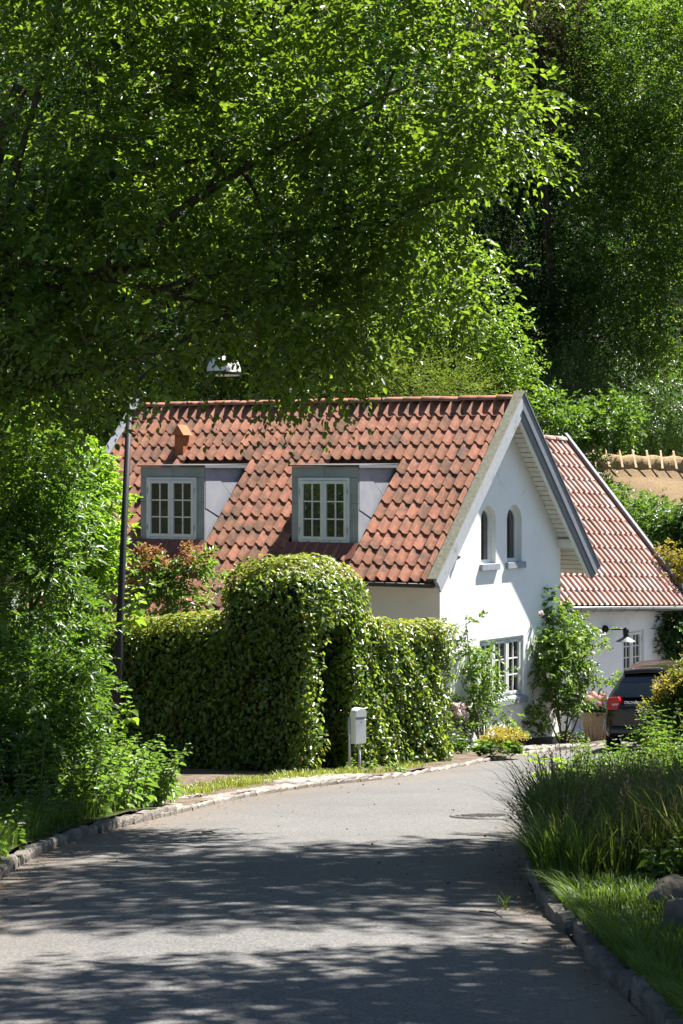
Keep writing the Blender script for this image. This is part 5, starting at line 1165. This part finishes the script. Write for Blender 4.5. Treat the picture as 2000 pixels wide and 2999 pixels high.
# trees outside the frame whose shade falls on the road and whose leaves show in the panes
def rt(label, c, rads, n, leaf, extra=(), **kw):
    ells = [(np.array(c), np.array(rads))] + [(np.array(c) + np.array(d), np.array(r)) for d, r in extra]
    return leafy_tree('roadside_tree', label, 'tree', (c[0] + 1.0, c[1], hill(c[0], c[1]) + 0.1), ells, n, 5, 8, leaf, L_BIG, limbs=len(ells), trunk_r=0.22, slen=0.45, sig=0.3, shell=0.9, **kw)
rt('roadside tree right of the road whose shade starts at the sunlit asphalt', (5.5, 20.6, 12.3), (2.9, 2.3, 1.6), 950, 0.12, (((2.6, 0.6, -0.8), (2.2, 2.2, 1.6)), ((-0.6, -2.2, 0.6), (2.4, 1.2, 1.2))))
rt('roadside tree right of the road shading the nearest asphalt', (5.0, 13.3, 10.8), (3.0, 1.7, 1.6), 820, 0.12, (((2.2, -1.4, -0.6), (2.2, 1.6, 1.5)), ((-0.6, -2.0, 0.8), (2.6, 1.3, 1.2))))
rt('roadside tree right of the verge shading the long grass', (7.9, 20.6, 10.2), (2.6, 3.4, 2.2), 560, 0.13)
rt('roadside tree right of the near lawn shading its grass', (8.0, 14.6, 10.4), (2.7, 3.0, 2.0), 800, 0.13)
rt('tree left of the lane reflected in the dormer panes', (-13.5, 30.0, 6.5), (3.4, 5.0, 4.2), 420, 0.16)
rt('second tree left of the lane reflected in the dormer panes', (-15.0, 21.0, 6.8), (3.4, 4.5, 4.2), 360, 0.16)

# ================================================================== SHRUBS AND PLANTS, left bank
def shrub(name, label, ells, ncl, nl, leaf, mat, base, slen=0.22, sig=0.1, **kw):
    kw.setdefault('limbs', 3); kw.setdefault('per', 5); kw.setdefault('cat', 'shrub'); kw.setdefault('trunk_r', 0.04)
    return leafy_tree(name, label, kw.pop('cat'), base, ells, ncl, kw.pop('per'), nl, leaf, mat, slen=slen, sig=sig, **kw)
def gl(px, Y, dz=0.1): return ((px - 1000) / F_PX * Y, Y, g(Y) + dz)
shrub('privet_shrub', 'tall dark glossy shrub at the left edge under the big tree', [pe(60, 1430, 190, 220, 24.5, 0.8), pe(140, 1570, 110, 190, 24.5, 0.6), pe(40, 1720, 170, 200, 24.0, .8), pe(120, 1330, 100, 110, 25, .5)], 430, 8, 0.068, L_SHRUB, gl(60, 24.5), limbs=4)
shrub('lime_shrub', 'bright lime-green shrub left of the lamp post beside the roof', [pe(270, 1480, 60, 120, 31.5, 0.5), pe(250, 1390, 60, 70, 31.5, 0.5), pe(270, 1640, 60, 100, 31.2, .4), pe(215, 1560, 70, 120, 31, .5)], 300, 8, 0.085, L_LIME, gl(270, 31.5), per=5, sig=0.12)
shrub('privet_shrub', 'mid-green shrub with fine leaves covering the lower lamp post', [pe(165, 1860, 85, 170, 26.5, 0.6), pe(245, 2010, 40, 60, 26.5, .3), pe(130, 1990, 120, 150, 26, .6), pe(240, 1810, 30, 60, 26.5, .3)], 430, 8, 0.075, L_SHRUB, gl(230, 26.5))
shrub('privet_shrub', 'dense shaded shrub low at the left edge above the weeds', [pe(60, 2050, 180, 170, 22.5, 0.7), pe(170, 2160, 110, 120, 22.8, .6), pe(0, 2220, 150, 130, 21.5, .6)], 400, 8, 0.07, L_SHRUB, gl(70, 22.5))
def stalks(name, label, cat, places, mat, h=(0.5, 0.9), leaf=0.09, nodes=9, wr=0.38, lean=0.25, parent_base=None, group=None, leanv=(0, 0, 0)):
    """upright leafy stalks: opposite leaf pairs, smaller towards the tip"""
    b0_ = places[0]; o = empty(name, tuple(b0_), label, cat, group); st = MB(); Cs, Ds, Us, Ls = [], [], [], []
    for p in places:
        p = Vector(p); hh = rnd.uniform(*h); ln_ = Vector((rnd.uniform(-lean, lean), rnd.uniform(-lean, lean), 0)) * hh + Vector(leanv) * hh
        pts = [p + ln_ * (t ** 1.8) + Z * hh * t * (1 - 0.12 * t) for t in np.linspace(0, 1, 6)]; st.tube(pts, [0.006, 0.005, 0.005, 0.004, 0.003, 0.002], 4, False)
        ph = rnd.random() * 3
        for k in range(nodes):
            t = 0.12 + 0.88 * k / (nodes - 1); q = p + ln_ * (t ** 1.8) + Z * hh * t * (1 - 0.12 * t); ph += 1.57
            for s in (0, math.pi):
                a = ph + s + rnd.uniform(-.3, .3); el = 0.35 - 0.7 * (1 - t) + rnd.uniform(-.3, .3)
                Cs.append(q); Ds.append((math.cos(a), math.sin(a), el)); Us.append((rnd.gauss(0, .25), rnd.gauss(0, .25), 1)); Ls.append(leaf * (1.15 - 0.75 * t ** 2.5) * rnd.uniform(.75, 1.2))
    st.build('stalks', M_TWIG, o, kind='stuff')
    Ls = np.array(Ls); leaves('foliage', Cs, Ds, Us, Ls, Ls * wr, mat, o, curl=0.3); return o
def scatter(n, x0, x1, y0, y1, dz=0.09, f=None):
    out = []
    while len(out) < n:
        x, y = rnd.uniform(x0, x1), rnd.uniform(y0, y1)
        if f is None or f(x, y): out.append((x, y, g(y) + dz))
    return out
def lx(Y): return min(((p.x) for p in LEFT if abs(p.y - Y) < 0.5), default=-2.4)
stalks('weed_clump', 'bright green leafy weeds spilling over the left kerb', 'weeds', scatter(150, -3.3, -1.8, 21.4, 24.2, 0.08, lambda x, y: x < lx(y) - 0.1), L_NETTLE, (0.4, 0.85), 0.115, 10, leanv=(0.22, -0.12, 0))
stalks('weed_clump', 'tall weeds under the shrubs at the middle of the left bank', 'weeds', scatter(110, -3.9, -2.6, 20.3, 23.2, 0.09), L_NETTLE, (0.5, 1.0), 0.095, 10)
stalks('weed_clump', 'low dark weeds at the left edge behind the kerb stones', 'weeds', scatter(230, -3.6, -2.45, 15.5, 21.4, 0.07, lambda x, y: x < lx(y) - 0.08), L_SHRUB, (0.14, 0.42), 0.08, 8, 0.5, leanv=(0.2, 0, 0))
stalks('bindweed_sprig', 'large-leaved sprigs around the foot of the lamp post', 'plant', [at(px_, py_, 29.0) - Vector((0, 0, 0.25)) for px_, py_ in ((350, 2080), (360, 2120), (372, 2170), (385, 2060), (345, 2200))] + [at(395, 1830, 28.8), at(405, 1800, 28.8), at(380, 1850, 28.8)], L_LIME, (0.35, 0.55), 0.14, 5, 0.7, 0.5)
# russet-flowered shrub in front of the roof, behind the hedge
rs = [pe(480, 1720, 100, 60, 34.6, 0.4), pe(430, 1670, 50, 50, 34.6, .3), pe(570, 1670, 50, 60, 34.6, .3), pe(500, 1770, 120, 40, 34.4, .4)]
o = shrub('viburnum_shrub', 'loose shrub with russet flower heads in front of the roof', rs, 110, 7, 0.08, L_ROSE, gl(480, 34.8, 0.03), per=4, sig=0.10, shell=0.9, trunk_r=0.03)
P, out, tone = ell_points([pe(420, 1640, 70, 50, 34.5, 0.3), pe(480, 1650, 70, 50, 34.5, .3), pe(560, 1640, 60, 60, 34.5, .3), pe(385, 1720, 50, 60, 34.4, .3)], 60, 22, 0.045, 0.8)
leaves('flower_heads', P, unit(len(P)), np.tile([0, 0, 1.0], (len(P), 1)) + R.normal(0, .4, P.shape), 0.05, 0.04, L_ORANGE, o, kind='stuff')

# climbing roses on the gable
def rose(name, label, basept, stems, ells, ncl, blooms, bl_r=0.05, extra=None, **kw):
    o = empty(name, tuple(basept), label, 'rose')
    mb = MB(); b = Vector(basept)
    for s in stems: limb(mb, b + Vector(R.normal(0, 0.05, 3)) * Vector((1, 1, 0)), s, 0.022, 0.007, 0.02, 0.07, 8, 6)
    mb.build('canes', M_TWIG, o, kind='stuff')
    P, out, tone = ell_points(ells, ncl, 5, 0.09, 0.95); dr = out * 0.5 + R.normal(0, .6, P.shape)
    C, D, U, Ln, Wd = spray_leaves(P, dr, 7, 0.17, 0.07, 0.6, 0.5, 0.3); leaves('foliage', C, D, U, Ln, Wd, L_ROSE, o, rv=np.clip(np.tile(tone, 7) * .5 + .5 * R.rand(len(C)), 0, 1))
    for q in blooms:
        n = 70; d = unit(n); r = bl_r * (0.4 + 0.6 * R.rand(n, 1)); C = np.array(q) + d * r; tdir = np.cross(d, unit(n)); leaves('bloom', C - tdir * bl_r * .35, tdir, d, bl_r * 0.8, bl_r * 0.8, L_ROSEBLOOM, o, fold=0.25)
    return o
def G(px, py, off=0.2): return onp(px, py, H(off, 0, 0), n_)
def ge_(px, py, rx, ry, off=0.22, rd=0.2):
    c = G(px, py, off); k = c.y / F_PX; return (np.array(c), np.array([rx * k * 1.25, rd * 1.3, ry * k]))
rb1 = G(1412, 2222, 0.30); rb1.z = g(rb1.y) + 0.03
rose('climbing_rose', 'climbing rose with pale blooms left of the ground-floor window', rb1, [G(1352, 1980), G(1340, 2060), G(1420, 1960), G(1440, 2040), G(1500, 2090, 0.35), G(1365, 1830, 0.1), G(1390, 2130)],
     [ge_(1400, 1975, 50, 75), ge_(1350, 1960, 28, 110, 0.15), ge_(1375, 2080, 45, 70), ge_(1455, 2010, 30, 60, 0.28), ge_(1368, 1850, 16, 50, 0.1, .1), ge_(1345, 2130, 30, 60, .2), ge_(1480, 2120, 25, 40, 0.35, .12), ge_(1425, 1910, 30, 40)], 90, [G(px, py, 0.3) for px, py in ((1334, 2070), (1350, 2088), (1362, 2095), (1340, 2090), (1352, 2068), (1394, 2072), (1398, 2080), (1356, 2105))], 0.075)
rb2 = G(1650, 2190, 0.42); rb2.z = g(rb2.y) + 0.03
rose('climbing_rose', 'bushy climbing rose at the right corner of the gable', rb2, [G(1590, 1960), G(1640, 1850), G(1680, 1900), G(1600, 2080), G(1700, 2020, 0.4), G(1620, 1760, 0.15), G(1730, 1960, 0.4)],
     [ge_(1640, 1880, 75, 80, 0.35, .3), ge_(1610, 1960, 60, 90, .3, .25), ge_(1690, 1960, 50, 90, .4, .25), ge_(1620, 1780, 18, 60, .12, .1), ge_(1700, 1840, 40, 50, .35, .2), ge_(1665, 2040, 50, 40, .4, .2), ge_(1580, 2110, 22, 40, .25, .12), ge_(1740, 1880, 30, 25, .4, .1), ge_(1770, 2000, 30, 14, .4, .08), ge_(1655, 1800, 35, 40, .3, .15), ge_(1800, 1985, 28, 10, .4, .06)], 240, [G(px, py, 0.45) for px, py in ((1630, 1979), (1608, 1978), (1606, 2065), (1584, 1798), (1735, 1915))], 0.055)
# lady's mantle and small greens along the kerb
lm = gp(1480, 2218, 0.03); lmb = Vector((lm.x - 0.12, lm.y + 0.15, g(lm.y) + 0.03))
o = empty('lady_mantle', tuple(lmb), "frothy yellow-flowered plant at the foot of the gable", 'plant')
n = 420; a = R.rand(n) * 6.28; r = 0.42 * np.sqrt(R.rand(n)); C = np.array(lmb) + np.stack([np.cos(a) * r * 0.8, np.sin(a) * r * 1.3, 0.05 + 0.26 * R.rand(n) * (1 - r)], 1)
leaves('foliage', C, np.stack([np.cos(a), np.sin(a), .2 + 0 * a], 1), np.tile([0, 0, 1.0], (n, 1)) + R.normal(0, .35, (n, 3)), 0.10, 0.10, L_NETTLE, o)
P, out, tone = ell_points([(np.array(lmb) + np.array([0.1, 0.05, 0.30]), np.array([0.36, 0.5, 0.14]))], 46, 34, 0.035, 0.9)
leaves('flower_froth', P, unit(len(P)), unit(len(P)), 0.032, 0.026, L_YELLOW, o, kind='stuff')
for lab, pxy, nn, hh in (('low dark green plant at the left foot of the gable', (1345, 2212), 9, 0.42), ('small green plant by the kerb near the basket', (1690, 2180), 9, 0.3), ('small green sprig at the foot of the mailbox posts', (1055, 2266), 5, 0.2), ('small weed growing beside the paved kerb near the sunlit hedge', (1165, 2268), 4, 0.14)):
    q = gp(*pxy); stalks('small_plant', lab, 'plant', [(q.x + rnd.uniform(-.18, .18), q.y + rnd.uniform(-.15, .25), g(q.y) + 0.03) for _ in range(nn)], L_SHRUB if 'dark' in lab else L_NETTLE, (hh * .6, hh), 0.08, 6, 0.5)
# ivy on the right end of the wing
iv = [(np.array(WF(wuz(px, py)[0], wuz(px, py)[1], -0.12)), np.array([rx, .18, rz])) for px, py, rx, rz in ((1960, 1850, .35, .45), (2010, 1900, .4, .5), (1935, 1820, .2, .25), (1990, 1960, .3, .3), (1950, 1900, .22, .3))]
shrub('ivy', 'dark glossy ivy climbing the right end of the wing wall', iv, 260, 8, 0.075, L_IVY, tuple(WF(wuz(1975, 1900)[0], g(45), -0.1)), sig=0.12, cat='ivy', limbs=2)

# ================================================================== RIGHT SIDE: bush, weeds, long grass, lawn, boulders
shrub('golden_bush', 'bush with yellow-orange leaf tips hiding the right part of the car', [pe(1995, 2110, 65, 70, 30, 0.4), pe(1945, 2150, 42, 45, 30, .3), pe(2050, 2050, 60, 90, 30, .4), pe(1985, 2180, 90, 45, 29.8, .4)], 300, 8, 0.062, L_SHRUB, gl(1955, 30), per=5, sig=0.09)
gbo = bpy.data.objects[[o.name for o in bpy.data.objects if o.name.startswith('golden_bush')][0]]
P, out, tone = ell_points([pe(1985, 2045, 50, 40, 29.9, 0.3), pe(1925, 2105, 26, 45, 29.9, .2), pe(2030, 1990, 50, 50, 29.9, .3), pe(1965, 2010, 22, 50, 29.9, .12)], 42, 5, 0.06, 0.6)
C, D, U, Ln, W2 = spray_leaves(P, out * .5 + np.array([0, 0, .8]) + R.normal(0, .4, P.shape), 7, 0.2, 0.055, .55, .5, 0.0); leaves('golden_tips', C, D, U, Ln, W2, L_GOLD, gbo)
def rxk(Y): return max(((p.x) for p in RIGHT if abs(p.y - Y) < 0.4), default=1.5)
stalks('weed_clump', 'broad-leaved green weeds behind the long grass on the right', 'weeds', scatter(300, 1.9, 4.0, 21.2, 27.0, 0.09, lambda x, y: x > rxk(y) + 0.08), L_NETTLE, (0.28, 0.66), 0.10, 9, 0.42)
stalks('weed_clump', 'tall willow-herb weeds at the right edge below the bush', 'weeds', scatter(130, 3.5, 4.5, 22.0, 27.0, 0.09), L_NETTLE, (0.6, 1.15), 0.09, 13, 0.22)
stalks('dock_plant', 'single weed with long pointed leaves reaching out over the asphalt', 'plant', [(rxk(22.5) + 0.1, 22.5, g(22.5) + .09), (rxk(22.5) + 0.22, 22.4, g(22.4) + .09)], L_LIME, (0.6, 0.8), 0.24, 6, 0.3, 0.1, leanv=(-0.45, 0, 0))
stalks('weed_clump', 'dark broad weeds at the foot of the long grass by the boulders', 'weeds', scatter(70, 2.0, 3.0, 14.6, 16.4, 0.09), L_SHRUB, (0.2, 0.45), 0.10, 7, 0.6)
stalks('weed_clump', 'leafy weeds mixed into the long grass near the asphalt edge', 'weeds', scatter(260, 1.75, 3.7, 17.0, 22.6, 0.09, lambda x, y: x > rxk(y) + 0.12), L_NETTLE, (0.4, 0.72), 0.085, 10, 0.4)
def blades(name, label, P, hgt, wdt, mat, lean=0.5, seeds=0, bias=(0, 0), cat='grass'):
    P = np.asarray(P); n = len(P); h = hgt * (0.55 + 0.75 * R.rand(n)) * (0.9 + 0.35 * np.sin(P[:, 0] * 4.1 + 1) * np.sin(P[:, 1] * 2.3) + 0.15 * np.sin(P[:, 0] * 11 + P[:, 1] * 7)); a = R.rand(n) * 6.28; d = np.stack([np.cos(a), np.sin(a), 0 * a], 1); ln_ = (R.rand(n) ** 1.2 * lean * h)[:, None]
    bv = np.array([bias[0], bias[1], 0.0]) * h[:, None]; dirv = d * ln_ + bv
    s = np.stack([-np.sin(a), np.cos(a), 0 * a], 1) * (wdt * (0.7 + 0.6 * R.rand(n)))[:, None]
    up = np.zeros((n, 3)); up[:, 2] = h
    lv = [P - s, P + s, P + dirv * 0.28 + up * 0.5 - s * .8, P + dirv * 0.28 + up * 0.5 + s * .8, P + dirv * 0.7 + up * 0.82 - s * .5, P + dirv * 0.7 + up * 0.82 + s * .5, P + dirv * 1.25 + up * 0.93]
    V = np.stack(lv, 1).reshape(-1, 3); ix = (np.arange(n) * 7)[:, None]
    F = np.concatenate([ix + np.array([0, 1, 3, 2]), ix + np.array([2, 3, 5, 4]), ix + np.array([4, 5, 6])], 1).reshape(-1)
    me = bpy.data.meshes.new(name); me.vertices.add(len(V)); me.vertices.foreach_set('co', V.astype(np.float32).ravel()); me.loops.add(len(F)); me.loops.foreach_set('vertex_index', F.astype(np.int32))
    st = (np.arange(n)[:, None] * 11 + np.array([0, 4, 8])).reshape(-1); tot = np.tile([4, 4, 3], n); me.polygons.add(3 * n); me.polygons.foreach_set('loop_start', st.astype(np.int32))
    try: me.polygons.foreach_set('loop_total', tot.astype(np.int32))
    except Exception: pass
    at_ = me.attributes.new('rnd', 'FLOAT', 'FACE'); at_.data.foreach_set('value', np.repeat(R.rand(n), 3).astype(np.float32)); me.update(calc_edges=True); me.materials.append(mat)
    o = link_mesh(name, me); tag(o, label, cat, kind='stuff')
    if seeds:
        ii = R.choice(n, seeds, replace=False); tip = P[ii] + dirv[ii] * 1.0 + up[ii] * 0.9
        k = 12; C = np.repeat(tip, k, 0) + np.tile(np.linspace(0, 0.13, k), seeds)[:, None] * np.array([0, 0, 1.0]) + R.normal(0, 0.008, (seeds * k, 3)) + np.repeat(d[ii], k, 0) * np.tile(np.linspace(0, .05, k), seeds)[:, None]
        q = leaves(name + '_seed_heads', C, np.repeat(d[ii], k, 0) * .4 + np.array([0, 0, 1]) + R.normal(0, .3, C.shape), unit(len(C)), 0.022, 0.008, L_SEED); tag(q, 'pale seed heads on the long grass of the right verge', 'grass', kind='stuff')
        sg = MB()
        for j in ii[:: max(1, seeds // 500)]:
            sg.tube([P[j], P[j] + dirv[j] * .3 + up[j] * .5, P[j] + dirv[j] * 1.0 + up[j] * .95], [0.0022, 0.002, 0.0012], 3, False)
        tag(sg.build(name + '_stems', M_TWIG), 'thin dry stems of the long grass on the right verge', 'grass', kind='stuff')
    return o
def area(n, y0, y1, xin, xout, dz=0.09):
    y = y0 + (y1 - y0) * R.rand(n); x0 = np.array([xin(v) for v in y]); x1 = np.array([xout(v) for v in y]); x = x0 + (x1 - x0) * R.rand(n)
    return np.stack([x, y, g(y) + dz], 1)
blades('long_grass', 'long uncut grass with seed heads on the right verge', area(14000, 15.0, 20.6, lambda y: rxk(y) + 0.06, lambda y: 3.9), 0.52, 0.0068, L_GRASSTALL, 0.95, 900, (-0.06, -0.05))
blades('long_grass', 'edge tuft of long grass leaning over the asphalt on the right', area(3600, 14.8, 19.5, lambda y: rxk(y) + 0.03, lambda y: rxk(y) + 0.35), 0.42, 0.006, L_GRASS, 1.1, 0, (-0.15, -0.1))
blades('lawn_grass', 'short shaded lawn grass right of the near kerb', area(24000, 8.0, 15.6, lambda y: rxk(y) + 0.05, lambda y: 3.3), 0.085, 0.0042, L_GRASS, 1.0)
blades('kerb_grass', 'grass flopping over the near right kerb stones', area(2600, 8.0, 15.6, lambda y: rxk(y) + 0.06, lambda y: rxk(y) + 0.2), 0.13, 0.003, L_GRASS, 0.9, 0, (-0.75, 0))
blades('bank_grass', 'grass along the top of the left kerb', area(3500, 14.5, 22.0, lambda y: -3.3, lambda y: lx(y) - 0.09), 0.22, 0.0035, L_GRASS, 0.7, 0, (0.22, 0))
blades('strip_grass', 'thin sunny grass strip between the paved edge and the hedge', np.concatenate([area(5200, 24.0, 30.6, lambda y: lx(y) - 0.95, lambda y: lx(y) - 0.38, 0.03), area(500, 29, 33, lambda y: lx(y) - 0.5, lambda y: lx(y) - 0.15, 0.03)]), 0.085, 0.004, L_HEDGETOP, 0.8)
for lab, px_, py_, rx, rz, sd_ in (('mossy boulder half hidden in the grass at the right edge', 1972, 2660, 0.14, 0.13, 3), ('lower pale boulder in front of the other at the right edge', 2000, 2735, 0.09, 0.14, 5)):
    q = gp(px_, py_, 0.09); mb = MB(); mb.blob((q.x, q.y + 0.1, q.z + rz * 0.35), rx, rx * 0.9, rz, 3, 0.12, sd_); tag(mb.build('boulder', M_ROCK), lab, 'boulder')
# loose gravel by the kerb, crumbs and twigs on the asphalt
mb = MB(); rr = np.random.RandomState(4)
for _ in range(420):
    q = gp(rr.uniform(520, 720), rr.uniform(2338, 2372)); t_ = rr.uniform(0.010, 0.022)
    if q.x > lx(q.y) - 0.32: q.x = lx(q.y) - rr.uniform(0.30, 0.6)
    mb.cbox((q.x, q.y, g(q.y) + 0.04), t_, t_ * rr.uniform(.6, 1), t_ * .7, rr.rand() * 6)
tag(mb.build('gravel', M_GRAVEL), 'loose grey gravel behind the pale paved edge', 'gravel', kind='stuff')
mb = MB()
for _ in range(110):
    q = gp(rr.uniform(200, 1500), rr.uniform(2290, 2620)); t_ = 0.003 + 0.007 * rr.rand() ** 3; mb.cbox((q.x, q.y, g(q.y) + 0.02), t_, t_ * .8, t_ * .6, rr.rand() * 6)
tag(mb.build('road_crumbs', M_BARK), 'scattered dark crumbs of soil and leaf on the asphalt', 'debris', kind='stuff')
for lab, a, b in (('short dark twig lying on the asphalt near the right verge', (1405, 2683), (1470, 2702)), ('thin twig lying on the sunny asphalt at left', (590, 2447), (632, 2450)), ('small twig lying in the shade on the left asphalt', (90, 2660), (120, 2664))):
    p, q = gp(*a), gp(*b); mb = MB(); p.z = g(p.y) + 0.03; q.z = g(q.y) + 0.03; mid = p.lerp(q, .5) + Vector((0.02, 0.04, 0.005)); mb.tube([p, mid, q], [0.006, 0.005, 0.003], 5); mb.tube([mid, mid + Vector((0.05, 0.09, 0.01))], [0.004, 0.002], 4); tag(mb.build('fallen_twig', M_BARK), lab, 'twig')
tp = gp(1480, 2660); blades('road_tuft', 'small grass tuft growing out of the asphalt by the right verge', np.array([[tp.x + R.normal(0, .02), tp.y + R.normal(0, .03), g(tp.y) + 0.0] for _ in range(14)]), 0.22, 0.003, L_GRASS, 0.9)
def litter(name, label, n, line, sgn, y0, y1, mat):
    pts = [p for p in resample(line, 0.05) if y0 < p.y < y1]; ii = R.randint(len(pts), size=n); off = R.exponential(0.16, n) * sgn
    C = np.array([[pts[i].x + o, pts[i].y, g(pts[i].y) + 0.012] for i, o in zip(ii, off)]); a = R.rand(n) * 6.28
    tag(leaves(name, C, np.stack([np.cos(a), np.sin(a), 0 * a + .05], 1), np.tile([0, 0, 1.0], (n, 1)) + R.normal(0, .25, (n, 3)), 0.02 + 0.03 * R.rand(n), 0.018, mat), label, 'leaf litter', kind='stuff')
litter('leaf_litter', 'dry leaf litter lying along the left kerb', 260, LEFT, 1, 13, 30, L_SEED); litter('leaf_litter', 'dry leaf litter lying along the right kerb', 200, RIGHT, -1, 9, 24, L_SEED)
GROUPS = {'roadside_tree': 'trees beside the lane outside the view', 'weed_clump': 'weed clumps on the verges', 'climbing_rose': 'climbing roses on the gable', 'privet_shrub': 'shrubs on the left bank', 'garden_shrub': 'shrubs on the slope behind the wing', 'lit_bush': 'sunlit bushes behind the houses', 'fallen_twig': 'twigs lying on the asphalt', 'boulder': 'boulders in the right verge', 'small_plant': 'small plants along the kerb', 'hedge': 'clipped garden hedges', 'yew_tree': 'yews behind the houses', 'ivy_tree': 'ivy-clad trees at the right'}
for o in bpy.data.objects:
    k = o.name.split('.')[0]
    if o.parent is None and k in GROUPS: o['group'] = GROUPS[k]
print('TRIS', sum(sum(len(p.vertices) - 2 for p in m.polygons) for m in bpy.data.meshes))
